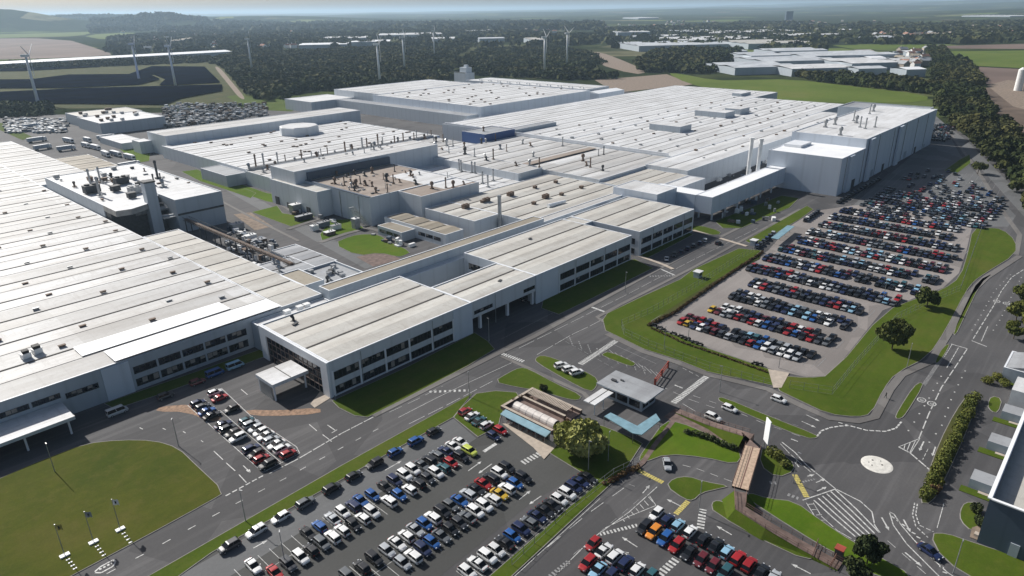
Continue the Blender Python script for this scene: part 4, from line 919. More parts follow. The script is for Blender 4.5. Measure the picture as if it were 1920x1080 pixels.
# --- small buildings inside the site
HU = bld('plant_room_hut', 'small tan roofed service building with a side lean-to on the inner lawn', 'hut')
walls_roof(HU, 192, 203, 219, 263, 5.8, 'clad', 'roof_tan', pitch=.5, step=12, parapet=0)
walls_roof(HU, 184, 191.9, 240, 258, 4.4, 'clad_grey', 'roof_tan', parapet=0)
ribbon(HU, 222, 238, 192, 2, 3.6, 'y', 3, -1); ribbon(HU, 241, 257, 184, 1.5, 3, 'y', 3, -1)
WK = bld('workshop_row', 'grey flat roofed workshops between the assembly hall and the inner road', 'workshop')
walls_roof(WK, 114, 131, 226, 246, 6, 'clad_grey', 'roof_grey', parapet=.2, pitch=.3, step=10)
walls_roof(WK, 131.2, 143, 230, 262, 4.6, 'clad_grey', 'roof_grey', parapet=.2, pitch=.3, step=10)
walls_roof(WK, 113, 121, 205, 222, 9, 'clad', 'roof_tan', parapet=.3)
walls_roof(WK, 121.2, 138, 205, 224, 6.5, 'clad_grey', 'roof_grey', parapet=.9)
for i in range(10): vent(WK, random.choice(['box', 'hood', 'fan']), random.choice(['dark', 'steel']), random.uniform(123, 136), random.uniform(207, 222), 6.6, 0, .7)
for i in range(4): vent(WK, 'hood', 'steel', random.uniform(115, 130), random.uniform(229, 244), 6.3, 0, .9)

# ------------------------------------------------------------------ gatehouse, shelters, garden
G = bld('gatehouse', 'grey flat roofed gatehouse with overhanging roof at the site entrance', 'gatehouse')
GZ = 4.1; gc = gps([(1121, 720), (1155, 693), (1246, 730), (1210, 757)], GZ); gx0, gx1 = min(p[0] for p in gc) + .3, max(p[0] for p in gc) - .3; gy0, gy1 = min(p[1] for p in gc) + .2, max(p[1] for p in gc) - .2
b = MB(); b.box(gx0, gx1, gy0, gy1, GZ - .38, GZ, 0, 1); b.build('roof', [M['clad_grey'], M['roof_grey']], G)
b = MB(); b.box(gx0 + 1.3, gx1 - 1.2, gy0 + 1.8, gy1 - 1.6, 0, GZ - .38, 0); b.build('wall', M['clad_grey'], G)
ribbon(G, gy0 + 2.1, gy1 - 1.9, gx0 + 1.3, 0.9, 2.7, 'y', 3, -1); ribbon(G, gx0 + 1.6, gx1 - 1.5, gy0 + 1.8, 0.9, 2.7, 'x', 2, -1)
vent(G, 'cowl', 'dark', gx0 + 4, gy1 - 3, GZ, R(90), .7); vent(G, 'cowl', 'dark', gx0 + 5.5, gy1 - 4.6, GZ, R(90), .45)
b = MB(); b.box(gx0 - 8.3, gx0 + .1, gy1 - 5.6, gy1 - 2.0, 3.0, 3.25, 0, 1); b.box(gx0 - 8.3, gx0 + .1, gy1 - 3.9, gy1 - 3.7, 3.26, 3.3, 2); b.build('link_canopy', [M['trim'], M['roof_white'], M['gutter']], G)
for x in (gx0 - 8.0, gx0 - 4.2): b = MB(); b.box(x, x + .2, gy1 - 5.4, gy1 - 5.2, 0, 3.0); b.build('post', M['trim'], G)
BS = bld('cycle_shelter', 'blue roofed angled shelter with open sides beside the gatehouse forecourt', 'shelter')
for poly in ([gp(1133, 780, 3), gp(1145, 773, 3), gp(1195, 798, 3), gp(1187, 812, 3)], [gp(1187, 812, 3), gp(1195, 798, 3), gp(1230, 775, 3), gp(1238, 787, 3), gp(1203, 815, 3)]):
    b = MB(); b.prism(poly, 2.75, 2.95 if len(poly) == 4 else 2.98); b.build('roof', M['blue_sheet'], BS)
    for q in poly[:4]: b = MB(); b.tube((q[0], q[1], 0), (q[0], q[1], 2.8), .08, n=6); b.build('post', M['steel'], BS)
BS2 = bld('bicycle_shelter', 'long narrow blue roofed bicycle shelter at the edge of the near car park', 'shelter')
b = MB(); b.face([(106.9, 89.3, 2.3), (108.9, 89.3, 2.8), (108.9, 104.5, 2.8), (106.9, 104.5, 2.3)][::1]); b.prism([(106.9, 89.3), (108.9, 89.3), (108.9, 104.5), (106.9, 104.5)], 2.1, 2.28)
b.build('roof', M['blue_sheet'], BS2)
b = MB(); b.box(108.7, 108.8, 89.6, 104.2, .1, 2.5); b.build('back_panel', M['dark'], BS2)
for k in range(6):
    for x in (107.1, 108.6): b = MB(); y = 89.8 + 2.85 * k; b.tube((x, y, 0), (x, y, 2.25), .06, n=6); b.build('post', M['steel'], BS2)
def bicycle():
    r = empty('bicycle', '', 'bicycle')
    b = MB(); b.tube((-.5, 0, .35), (0, 0, .85), .03, n=5); b.tube((-.5, 0, .35), (.05, 0, .3), .03, n=5); b.tube((0, 0, .85), (.05, 0, .3), .03, n=5); b.tube((0, 0, .8), (.45, 0, .85), .03, n=5); b.tube((.05, 0, .3), (.45, 0, .8), .03, n=5); b.tube((.42, 0, .95), (.52, 0, .35), .03, n=5); b.tube((.4, -.28, 1.0), (.4, .28, 1.0), .025, n=5)
    b.build('frame', M['red_paint'], r)
    for x in (-.5, .52):
        b = MB()
        for i in range(12):
            a0, a1 = i * math.pi / 6, (i + 1) * math.pi / 6
            b.tube((x + .33*math.cos(a0), 0, .34 + .33*math.sin(a0)), (x + .33*math.cos(a1), 0, .34 + .33*math.sin(a1)), .03, n=4, caps=False)
        b.build('wheel', M['black'], r)
    b = MB(); b.box(-.15, .1, -.07, .07, .9, .96); b.build('saddle', M['black'], r); return r
bk = bicycle()
for k in range(8):
    o = bk if k == 0 else clone(bk); o.location = (107.9, 90.6 + 1.7 * k, 0.02); o.rotation_euler = (0, 0, random.uniform(-.1, .1))
    tag(o, 'bicycle parked under the long blue roofed bicycle shelter', 'bicycle', 'bicycles in the blue roofed shelter')
GD = bld('walled_garden', 'brick edged garden enclosure with paved walls behind the bicycle shelter', 'garden')
for x0, x1, y0, y1 in ((111.2, 112.0, 91, 108.5), (112.1, 124, 107.7, 108.5), (123.2, 124, 91.2, 107.6)):
    b = MB(); b.box(x0, x1, y0, y1, 0, 1.1, 0, 1); b.build('wall', [M['brick'], M['cream']], GD)
b = MB(); b.box(112.1, 123.1, 91.2, 107.6, .02, .3); b.build('bed', M['brick'], GD)
b = MB(); b.box(118.2, 118.9, 92.5, 107, .3, 1.3, 0, 1); b.build('inner_wall', [M['brick'], M['cream']], GD)
PT = bld('polytunnel', 'long pale polytunnel with ribbed skin in the garden beside the bicycle shelter', 'polytunnel')
b = MB()
for i in range(24):
    for k in range(8):
        def pp(u, v): a = math.pi * v / 8; return (114.7 + 1.4 * math.cos(a), 92.3 + 14 * u / 24, .3 + 1.35 * math.sin(a))
        b.face([pp(i, k), pp(i + 1, k), pp(i + 1, k + 1), pp(i, k + 1)])
b.build('skin', M['plastic_white'], PT)
b = MB()
for i in range(0, 25, 4):
    for k in range(8):
        a0, a1 = math.pi*k/8, math.pi*(k+1)/8; y = 92.3 + 14*i/24
        b.tube((114.7 + 1.42*math.cos(a0), y, .3 + 1.37*math.sin(a0)), (114.7 + 1.42*math.cos(a1), y, .3 + 1.37*math.sin(a1)), .03, n=4, caps=False)
b.build('hoop', M['steel'], PT)
PT2 = bld('pergola', 'low timber pergola with a pale slatted roof beside the polytunnel', 'pergola')
b = MB()
for k in range(26): b.box(119.5, 122.4, 93 + .52 * k, 93.3 + .52 * k, 2.0, 2.12)
b.build('slats', M['cream'], PT2)
for y in (93, 99.5, 106): 
    for x in (119.8, 122.1): b = MB(); b.box(x, x + .15, y, y + .15, .3, 2.0); b.build('post', M['rail'], PT2)
# road side kiosks with pale roofs on the car park edge
def kiosk(px, py, lab, L=2.8, W=2.4, h=2.4, m='roof_white', ang=0.0, sign=None):
    x, y = gp(px, py); r = empty('kiosk', lab, 'kiosk', (x, y, 0), ang)
    b = MB(); b.box(-L/2 - .3, L/2 + .3, -W/2 - .3, W/2 + .3, h, h + .25, 0, 1); b.build('roof', [M['trim'], M[m]], r)
    b = MB(); b.box(-L/2, L/2, -W/2, W/2, 0, h); b.build('wall', M['clad_grey'], r)
    b = MB(); b.box(-L/2 + .3, L/2 - .3, -W/2 - .04, -W/2 - .01, 1, 2.1); b.build('window', M['glass'], r); return r
kiosk(1308, 520, 'small white roofed turnstile kiosk at the lower gap in the car park hedge'); kiosk(1413, 460, 'small white roofed turnstile kiosk at the upper gap in the car park hedge')
SH = bld('bus_shelter', 'long pale blue roofed waiting shelter at the upper edge of the big car park', 'shelter')
a, c = gp(1452, 448, 2.8), gp(1483, 424, 2.8); dx = c[0] - a[0]; 
b = MB(); b.obox((a[0]+c[0])/2, (a[1]+c[1])/2, math.atan2(c[1]-a[1], c[0]-a[0]), math.hypot(c[0]-a[0], c[1]-a[1]), 3.2, 2.8, 3.0); b.build('roof', M['blue_sheet'], SH)
for t in (.05, .35, .65, .95): b = MB(); x = a[0] + t*(c[0]-a[0]); y = a[1] + t*(c[1]-a[1]); b.tube((x, y, 0), (x, y, 2.8), .1, n=6); b.build('post', M['steel'], SH)
# turnstile gates: red barrier frame in the entry lanes
BG = bld('barrier_frame', 'red painted security barrier frame standing across the entry lanes', 'barrier')
x0, y0 = gp(1228, 722); x1, y1 = gp(1252, 690)
for t in (0, .5, 1):
    x = x0 + (x1 - x0) * t; y = y0 + (y1 - y0) * t
    b = MB(); b.box(x - .3, x + .3, y - .2, y + .2, 0, 2.2); b.build('post', M['red_paint'], BG)
b = MB(); b.tube((x0, y0, 2.1), (x1, y1, 2.1), .14); b.tube((x0, y0, 1.2), (x1, y1, 1.2), .12); b.tube((x0, y0, .5), (x1, y1, .5), .1); b.build('rail', M['red_paint'], BG)
# three flag poles with their plinths on the lawn
def flagpole(px, py, flagmat, m2, lab):
    x, y = gp(px, py); r = empty('flagpole', lab, 'flagpole', (x, y, .1))
    b = MB(); b.box(-.85, .85, -.5, .5, 0, .3, 0); b.build('plinth', M['white'], r)
    b = MB(); b.tube((0, 0, .4), (0, 0, 7.6), .09, .05, 8); b.tube((0, 0, 7.6), (0, 0, 7.75), .1, .1, 8); b.build('pole', M['steel'], r)
    b = MB(); n = 7
    for i in range(n):
        for k in range(4):
            def q(u, v): return (.08 + .95 * u / n, .16 * math.sin(u * 1.3 + v * .4), 7.45 - 1.3 * v / 4 - .35 * (u / n)**2 * 1.4)
            b.face([q(i, k), q(i+1, k), q(i+1, k+1), q(i, k+1)], 1 if (i in (2, 3) and k in (1, 2)) else 0)
    b.build('flag', [M[flagmat], M[m2]], r); return r, x, y
for (px, py, fm, m2, nm) in ((226, 994, 'white', 'black', 'white flag with a black patch'), (176, 1018, 'roof_grey', 'dark', 'faded grey flag'), (122, 1043, 'yellow', 'black', 'yellow and black flag')):
    r, x, y = flagpole(px, py, fm, m2, 'slim steel flagpole on a white plinth flying a ' + nm)
    for k in range(4):
        q = gp(px + 6 + 4.3 * k, py + 7 + 5.6 * k)
        s = MB(); s.box(-.34, .34, -.16, .16, 0, .06); o = s.build('stepping_stone', M['white']); o.location = (q[0], q[1], .12)
        tag(o, 'white stepping stone between the road and the ' + nm.replace(' with a black patch', ''), 'paving slab', 'stepping stones below the ' + nm.split(' with')[0])
# tall lamp posts
def lamp_mesh():
    a = MB(); a.tube((0, 0, 0), (0, 0, 8), .11, .06, 8)
    h = MB(); h.box(-.1, .65, -.09, .09, 7.95, 8.06); return a.mesh('lamp_pole', M['steel']), h.mesh('lamp_head', [M['steel']])
LPM = lamp_mesh()
LAMPS = [(103, 885, 'on the big lawn near the loading canopy'), (461, 978, 'on the verge beside the foreground road'), (335, 837, 'at the tip of the big lawn by the curved road'), (535, 1060, 'between the roadside cars of the near car park'), (1103, 882, 'in front of the willow'),
         (1140, 865, 'small one on the grass right of the willow'), (1349, 735, 'at the left tip of the central reservation'), (1245, 655, 'on the verge below the big car park'), (1290, 640, 'at the front row of the big car park'), (1460, 690, 'by the footpath gap in the car park fence'),
         (1487, 905, 'beside the footbridge on the hedge bank'), (1787, 1075, 'on the lower right verge'), (1655, 565, 'at the right end of a car park row'), (1500, 560, 'in the middle of the big car park'), (880, 745, 'on the corner of the verge by the zebra dashes'),
         (917, 640, 'on the shaded lawn before the undercroft'), (1172, 548, 'on the pavement before the office windows'), (1310, 960, 'beside the small grass island'), (1700, 690, 'on the cycle path verge')]
for i, (px, py, where) in enumerate(LAMPS):
    x, y = gp(px, py); r = empty('street_lamp', 'slim grey lamp post ' + where, 'lamp post', (x, y, .05), random.uniform(0, 6.28), 'lamp posts'); put('pole', LPM[0], r); put('lamp_head', LPM[1], r)

# footbridge with ramps
FB = bld('footbridge', 'brown railed footbridge with timber deck over the slip road, between two brick ramps', 'footbridge')
HB = 2.9
def path3(pts, w): 
    P = [Vector(p) for p in pts]; L, Rr = [], []
    for i, p in enumerate(P):
        d = P[min(i+1, len(P)-1)] - P[max(i-1, 0)]; d.z = 0; d.normalize(); n = Vector((-d.y, d.x, 0)) * w / 2; L.append(p + n); Rr.append(p - n)
    return L, Rr
def ramp3(pts, w, name, m, wall=True, thick=.3, rails=True):
    L, Rr = path3(pts, w); b = MB()
    for i in range(len(L) - 1):
        zb = lambda v, o=None: (v.x + (v.x - o.x) * .32 * v.z, v.y + (v.y - o.y) * .32 * v.z, -.1) if wall else (v.x, v.y, v.z - thick)
        b.face([L[i], L[i+1], Rr[i+1], Rr[i]][::-1], 0); b.face([L[i], L[i+1], zb(L[i+1], Rr[i+1]), zb(L[i], Rr[i])], 1); b.face([Rr[i], Rr[i+1], zb(Rr[i+1], L[i+1]), zb(Rr[i], L[i])], 1)
        if not wall: b.face([zb(L[i]), zb(L[i+1]), zb(Rr[i+1]), zb(Rr[i])], 1)
    b.face([L[0], Rr[0], (Rr[0].x, Rr[0].y, -.2), (L[0].x, L[0].y, -.2)], 1) if wall else None
    b.build(name, [M[m], M['grass' if wall else 'brick']], FB)
    for S_ in (L, Rr):
        b = MB()
        for i in range(len(S_) - 1):
            a, c = S_[i], S_[i+1]
            for hh in (1.0, .5): b.tube(a + Vector((0, 0, hh)), c + Vector((0, 0, hh)), .04, n=5)
            n = max(1, int((c - a).length / (1.0 if not wall else 1.9)))
            for k in range(n + 1): q = a.lerp(c, k / n); b.tube(q, q + Vector((0, 0, 1.1)), .045, n=4)
        b.build('handrail', M['rail'], FB)
g3 = lambda px, py, z: (*gp(px, py, z), z)
A0, A1, A2 = g3(1270, 770, 0.2), g3(1335, 795, .8), g3(1400, 815, HB)
D0, D1 = g3(1412, 838, HB), g3(1388, 915, HB)
ramp3([A0, A1, A2], 2.4, 'ramp', 'brick'); 
b = MB(); L_, R_ = path3([D0, D1], 3.4)
b.prism([(L_[0].x, L_[0].y), (A2[0] + .3, A2[1] + 1.4), (A2[0] + 1.6, A2[1] - 1.2), (R_[0].x, R_[0].y)], -.2, HB - .02); b.build('abutment', M['brick'], FB)
ramp3([D0, D1], 3.4, 'deck', 'timber', False, .5)
b = MB(); q0, q1 = Vector(D0), Vector(D1); dd = (q1 - q0).normalized(); nn = Vector((-dd.y, dd.x, 0)) * .12; u = Vector((0, 0, .02))
b.face([q0 - nn + u, q1 - nn + u, q1 + nn + u, q0 + nn + u][::-1]); b.build('deck_joint', M['rail'], FB)
ramp3([g3(1388, 922, HB), g3(1388, 952, HB - .6), g3(1440, 985, 1.9), g3(1500, 1020, .8), g3(1575, 1062, .2)], 2.5, 'ramp', 'brick')
SG = bld('sign_board', 'tall blank white sign board standing at the corner of the footbridge', 'sign')
x, y = gp(1434, 842); b = MB(); b.obox(x, y, R(48), 2.3, .25, 2.0, 8.2); b.build('panel', M['roof_bright'], SG)
for s in (-.6, .6): b = MB(); b.tube((x + s*math.cos(R(48)), y + s*math.sin(R(48)), 0), (x + s*math.cos(R(48)), y + s*math.sin(R(48)), 2.3), .09, n=6); b.build('leg', M['steel'], SG)
RF = bld('garden_railing', 'short brown railings flanking the foot of the lower ramp', 'railing')
for (p, q) in (((1533, 1018), (1522, 1048)), ((1572, 1038), (1555, 1066))):
    a, c = Vector(g3(*p, .1)), Vector(g3(*q, .1)); b = MB()
    for hh in (1.2, .7, .2): b.tube(a + Vector((0, 0, hh)), c + Vector((0, 0, hh)), .06, n=5)
    for k in range(7): m_ = a.lerp(c, k / 6); b.tube(m_, m_ + Vector((0, 0, 1.2)), .05, n=4)
    b.build('rail_panel', M['rail'], RF)
KR = bld('pay_kiosk', 'small red roofed booth at the foot of the lower ramp by the parking', 'kiosk')
x, y = gp(1572, 1045); b = MB(); b.box(x - .7, x + .7, y - .7, y + .7, 0, 2.2); b.build('wall', M['dark'], KR); b = MB(); b.box(x - .85, x + .85, y - .85, y + .85, 2.2, 2.4); b.build('roof', M['red_paint'], KR)

# building at the right edge
RE = bld('corner_unit', 'slate clad industrial unit with white coping at the right edge of the picture', 'building')
w_ = MB(); H_ = 10.5
qx, qy = gp(1856, 935, H_); P2 = gp(1922, 745, H_); 
walls_roof(RE, qx, qx + 60, -45, qy, H_ - 2.2, 'clad_navy', 'roof_beige', parapet=2.2)
b = MB(); b.box(qx - .15, qx + 60, qy - .3, qy + .35, H_ + .0, H_ + .25) ; b.box(qx - .35, qx + .3, -45, qy - .32, H_ + .0, H_ + .25); b.build('coping', M['roof_bright'], RE)
b = MB(); b.box(qx - .2, qx - .02, qy - 6.5, qy - 5, 0, 3.0); b.build('door', M['clad_grey'], RE)
for (px, py) in ((1852, 898), (1877, 825), (1905, 770), (1915, 700)):
    lx, ly = gp(px, py, 2.2); b = MB(); b.box(lx - 2.3, lx + 2.3, qy + .4, qy + 5.0, 0, 2.2, 0, 1); b.build('entrance_lobby', [M['clad_grey'], M['roof_grey']], RE)
    g_ = MB(); g_.box(lx - 5.0, lx - 2.6, qy + .4, qy + 6.2, -.1, .13); tag(g_.build('planted_bed', M['grass']), kind='structure')
    g_ = MB(); g_.box(lx - 3.4, lx - 2.5, qy + .4, qy + 3.0, -.1, .16); tag(g_.build('path', M['cream']), kind='structure')
BW = bld('boundary_wall', 'low pale brick wall with a gravel strip beside the corner unit', 'wall')
b = MB(); a, c = Vector((*gp(1826, 1003), 0)), Vector((*gp(1960, 1062), 0)); b.obox((a.x+c.x)/2, (a.y+c.y)/2, math.atan2(c.y-a.y, c.x-a.x), (c-a).length, 1.0, 0, .7); b.build('wall_body', M['cream'], BW)
sheet([(1822, 990), (1838, 985), (1960, 1040), (1960, 1062), (1818, 1008)], 'gravel', 'gravel_strip', .14)
GU = bld('grey_house_unit', 'grey pitched roofed unit with a glazed side at the right edge beyond the hedge', 'building')
x, y = gp(1895, 690, 4); walls_roof(GU, x - 1, x + 12, y - 9, y + 1.5, 4.2, 'clad_grey', 'roof_grey', pitch=1.2, step=12, parapet=0)
x, y = gp(1905, 735, 4); b = MB(); b.box(x, x + 9, y - 10, y + 1, 0, 4.4, 0, 1); b.build('annex', [M['white'], M['roof_white']], GU)

# ------------------------------------------------------------------ fences
def fence(px, name, lab, h=2.4, step=3.0, rails=(.1, 1.2, 2.3)):
    r = bld(name, lab, 'fence'); P = [Vector((*p, .05)) for p in gps(px)]
    ra = MB(); po = MB()
    for i in range(len(P) - 1):
        a, c = P[i], P[i+1]; n = max(1, int((c - a).length / step))
        for hh in rails: ra.tube(a + Vector((0, 0, hh)), c + Vector((0, 0, hh)), .025, n=4, caps=False)
        for k in range(n): q = a.lerp(c, k / n); po.box(q.x - .045, q.x + .045, q.y - .045, q.y + .045, 0, h)
    ra.build('rail', M['steel'], r); po.build('post', M['steel'], r)
fence([(1165, 612), (1170, 628), (1215, 650), (1280, 675), (1330, 693), (1452, 728)], 'mesh_fence', 'thin grey mesh fence along the verge below the big car park')
fence([(1165, 612), (1225, 585), (1295, 545), (1385, 487), (1440, 458)], 'mesh_fence', 'thin grey mesh fence along the ditch on the left side of the big car park')
fence([(1480, 728), (1560, 740), (1600, 690), (1680, 600), (1740, 570), (1800, 545), (1822, 480), (1840, 430)], 'mesh_fence', 'thin grey mesh fence across the lawn right of the big car park')
fence([(960, 1060), (1060, 965), (1150, 895), (1205, 868)], 'mesh_fence', 'thin grey mesh fence on the verge beside the near car park')

# ------------------------------------------------------------------ trees and hedges
def leaf_cloud(lobes, n, size, seed, flat=0.35, shell=0.62):
    """leaf sprays spread through several lobes of a crown; most sit near the surface, gaps in between"""
    g = np.random.default_rng(seed); V = []
    per = [max(3, int(n * (l[3] * l[4]) / sum(q[3] * q[4] for q in lobes))) for l in lobes]
    for (cx, cy, cz, r, rz), m in zip(lobes, per):
        d = g.normal(size=(m, 3)); d /= np.linalg.norm(d, axis=1)[:, None]
        rad = shell + (1 - shell) * g.random(m) ** 0.6; rad *= 1 + 0.16 * np.sin(d[:, 0] * 5 + cx) * np.cos(d[:, 1] * 4 + cz)
        c = np.array([cx, cy, cz]) + d * rad[:, None] * np.array([r, r, rz])
        nrm = d + g.normal(size=(m, 3)) * .65; nrm /= np.linalg.norm(nrm, axis=1)[:, None]
        a = np.cross(nrm, g.normal(size=(m, 3))); a /= np.linalg.norm(a, axis=1)[:, None]; bb = np.cross(nrm, a)
        s = size * g.uniform(.6, 1.35, m)[:, None]
        V.append(np.stack([c - a * s - bb * s * .6, c + a * s * .8 - bb * s, c + a * s + bb * s * .7, c - a * s * .7 + bb * s], 1))
    return np.concatenate(V).reshape(-1, 3)
def quad_mesh(name, V, m):
    n = len(V) // 4; me = bpy.data.meshes.new(name)
    me.vertices.add(len(V)); me.vertices.foreach_set("co", V.astype(np.float32).ravel())
    me.loops.add(len(V)); me.loops.foreach_set("vertex_index", np.arange(len(V), dtype=np.int32))
    me.polygons.add(n); me.polygons.foreach_set("loop_start", np.arange(0, 4 * n, 4, dtype=np.int32)); me.polygons.foreach_set("loop_total", np.full(n, 4, dtype=np.int32))
    me.materials.append(m); me.update(calc_edges=True); return me
def trunk_mesh(h, r, seed, spread):
    g = random.Random(seed); b = MB(); b.tube((0, 0, -.1), (0, 0, h * .45), r, r * .7, 8)
    for k in range(6):
        a = k * 1.05 + g.random(); L = spread * g.uniform(.5, .8); z0 = h * g.uniform(.3, .45)
        m = (L * .5 * math.cos(a), L * .5 * math.sin(a), z0 + h * .2); b.tube((0, 0, z0), m, r * .5, r * .3, 6); b.tube(m, (L * math.cos(a), L * math.sin(a), h * g.uniform(.6, .85)), r * .3, r * .12, 5)
    b.tube((0, 0, h * .45), (0.1, 0, h * .85), r * .7, r * .2, 6); return b
def lobes_for(kind, seed):
    g = random.Random(seed); L = []
    if kind == 'round':
        for k in range(12): a = k * 2.4; q = g.uniform(.2, .62); L.append((q * math.cos(a), q * math.sin(a), g.uniform(.42, .85), g.uniform(.26, .42), g.uniform(.13, .19)))
    elif kind == 'willow':
        for k in range(15): a = k * 2.4; q = g.uniform(.1, .72); L.append((q * math.cos(a), q * math.sin(a), .74 - q * .38 + g.uniform(-.05, .05), g.uniform(.26, .4), g.uniform(.2, .3)))
    elif kind == 'tall':
        for k in range(9): a = k * 2.4; q = g.uniform(.0, .4); L.append((q * math.cos(a), q * math.sin(a), .35 + .065 * k, g.uniform(.35, .5), .14))
    elif kind == 'bush':
        for k in range(6): a = k * 2.4; q = g.uniform(.1, .55); L.append((q * math.cos(a), q * math.sin(a), g.uniform(.35, .6), g.uniform(.4, .55), .36))
    return L
PROTO = {}
def tree(px, py, h, rad, kind, m, lab, name='tree', cat='tree', n=1500, group=None, xy=None, seed=None):
    x, y = xy if xy else gp(px, py); seed = seed if seed is not None else int(px * 7 + py)
    key = (kind, m, seed % 3, n)
    if key not in PROTO:
        L = [(a * 1, b_ * 1, c, r_, rz) for a, b_, c, r_, rz in lobes_for(kind, seed)]
        PROTO[key] = (quad_mesh('crown_' + kind, leaf_cloud(L, n, .052 if n > 900 else .085, seed), M[m]), trunk_mesh(1.0, .045, seed, .6).mesh('trunk_' + kind, M['bark']))
    r = empty(name, lab, cat, (x, y, 0), random.uniform(0, 6.28), group)
    put('crown', PROTO[key][0], r, None, 0, (rad * 1.0, rad * 1.0, h)); put('trunk', PROTO[key][1], r, None, 0, (rad, rad, h))
    return r
tree(1672, 655, 9.5, 5.6, 'round', 'leaf', 'large round dark green tree on the lawn right of the big car park', n=5200)
tree(1737, 577, 7.5, 4.6, 'round', 'leaf', 'smaller round dark green tree on the lawn near the far rows of cars', n=4200)
tree(1088, 848, 8.2, 7.0, 'willow', 'leaf_willow', 'yellow green willow on the grass beside the blue bicycle shelter', 'willow_tree', n=11000)
tree(1625, 1058, 6.2, 3.4, 'round', 'leaf_dark', 'dark leafy tree beside the lower ramp at the bottom edge', n=4200)
tree(1598, 1085, 4.5, 3.2, 'round', 'leaf_dark', 'lower dark tree cut by the bottom edge beside the ramp', n=2500)
tree(538, 194, 14, 9, 'round', 'leaf_dark', 'lone dark tree on the grass left of the stamping hall', n=1500)
tree(1833, 326, 8, 5, 'round', 'leaf', 'small dark tree on the traffic island by the far end of the car park', n=1500)
tree(1020, 733, 2.2, 1.3, 'bush', 'leaf_dark', 'small round bush on the grass island left of the gatehouse', 'bush', 'bush', 900)
for i, (px, py, h, r_) in enumerate(((1905, 600, 7, 4.0), (1918, 570, 7.5, 4.2), (1900, 635, 5.5, 3.2), (1930, 620, 7, 4))):
    tree(px, py, h, r_, 'round', 'leaf_hedge', ['green tree at the right edge beside the road, middle of the clump', 'tallest green tree of the clump at the right edge', 'lowest green tree of the clump at the right edge', 'green tree at the right edge behind the clump'][i], n=2500, group='trees at the right edge')
for i, (px, py) in enumerate(((1868, 712), (1850, 718), (1880, 722))):
    tree(px, py, 2.2, 2.0, 'bush', 'leaf_hedge', ['round shrub before the grey roofed unit, middle one', 'round shrub before the grey roofed unit, nearest the road', 'round shrub before the grey roofed unit, farthest from the road'][i], 'shrub', 'shrub', 1200, 'shrubs before the grey unit')
for i, (px, py, m) in enumerate(((1757, 908, 'leaf_hedge'), (1752, 925, 'leaf_rust'), (1830, 960, 'leaf_dark'), (1866, 830, 'leaf_dark'), (1838, 985, 'leaf_dark'))):
    tree(px, py, 2.2, 1.5, 'bush', m, ['green shrub at the near end of the long hedge', 'russet shrub at the near tip of the long hedge', 'dark shrub on the small planted island by the slate unit', 'dark shrub on the tarmac before the lobby roofs', 'dark shrub against the slate wall'][i], 'shrub', 'shrub', 900)
def hedge(px, w, h, m, name, lab, dens=26, size=.26, cat='hedge', m2=None):
    P = [Vector((*p, 0)) for p in gps(px)]; V = []; g = np.random.default_rng(len(px) + int(px[0][0]))
    for i in range(len(P) - 1):
        a, c = P[i], P[i+1]; L = (c - a).length; n = max(2, int(L / (w * .55)))
        for k in range(n):
            q = a.lerp(c, (k + .5) / n); s = g.uniform(.75, 1.2); lob = [(q.x + g.normal() * w * .13, q.y + g.normal() * w * .13, h * .5 * s, w * .56 * s, h * .55 * s)]
            V.append(leaf_cloud(lob, int(dens * w * h), size, int(g.integers(1e6)), shell=.5))
    r = bld(name, lab, cat); o = put('foliage', quad_mesh(name, np.concatenate(V), M[m]), r)
    b = MB()
    for i in range(len(P) - 1):
        n = max(1, int((P[i+1] - P[i]).length / 2))
        for k in range(n): q = P[i].lerp(P[i+1], k / n); b.tube((q.x, q.y, 0), (q.x, q.y, h * .6), .08, .05, 5)
    b.build('stem', M['bark'], r); return r
hedge([(1825, 748), (1808, 790), (1788, 828), (1765, 870), (1745, 915), (1732, 938)], 2.3, 2.1, 'leaf_hedge', 'hedge', 'long clipped yellow green hedge between the road and the tarmac forecourt', 60, .17)
hedge([(1282, 812), (1320, 820), (1360, 838), (1385, 848)], 1.3, 1.4, 'leaf_dark', 'hedge', 'dark hedge along the upper brick ramp', 50, .16)
hedge([(1440, 850), (1462, 862), (1478, 880)], 2.6, 2.0, 'leaf_hedge', 'hedge', 'rough bushes on the bank right of the footbridge', 50, .18)
hedge([(1215, 612), (1260, 590), (1320, 548), (1395, 497), (1430, 474)], 1.0, 1.0, 'leaf_rust', 'hedge', 'low russet scrub along the ditch by the big car park', 40, .16)
hedge([(1220, 616), (1280, 644), (1350, 668), (1440, 700)], .7, .7, 'leaf_rust', 'hedge', 'low brown planting along the front edge of the big car park', 40, .13)
hedge([(1200, 878), (1180, 885), (1150, 902), (1130, 912)], 1.2, 1.0, 'leaf_rust', 'hedge', 'rough russet shrubs by the yellow line at the lower slip road', 40, .16)
hedge([(952, 760), (975, 748), (1000, 752)], .9, 1.2, 'leaf_rust', 'hedge', 'brown clipped shrubs around the walled garden', 40, .14)
hedge([(1060, 790), (1070, 802), (1078, 812)], 1.2, 1.3, 'leaf_rust', 'hedge', 'mauve brown shrubs at the near end of the polytunnel', 40, .14)
hedge([(470, 505), (500, 492), (520, 500)], 2, 2, 'leaf_dark', 'hedge', 'dark shrubs among the workshops by the inner road', 20, .22) if False else None

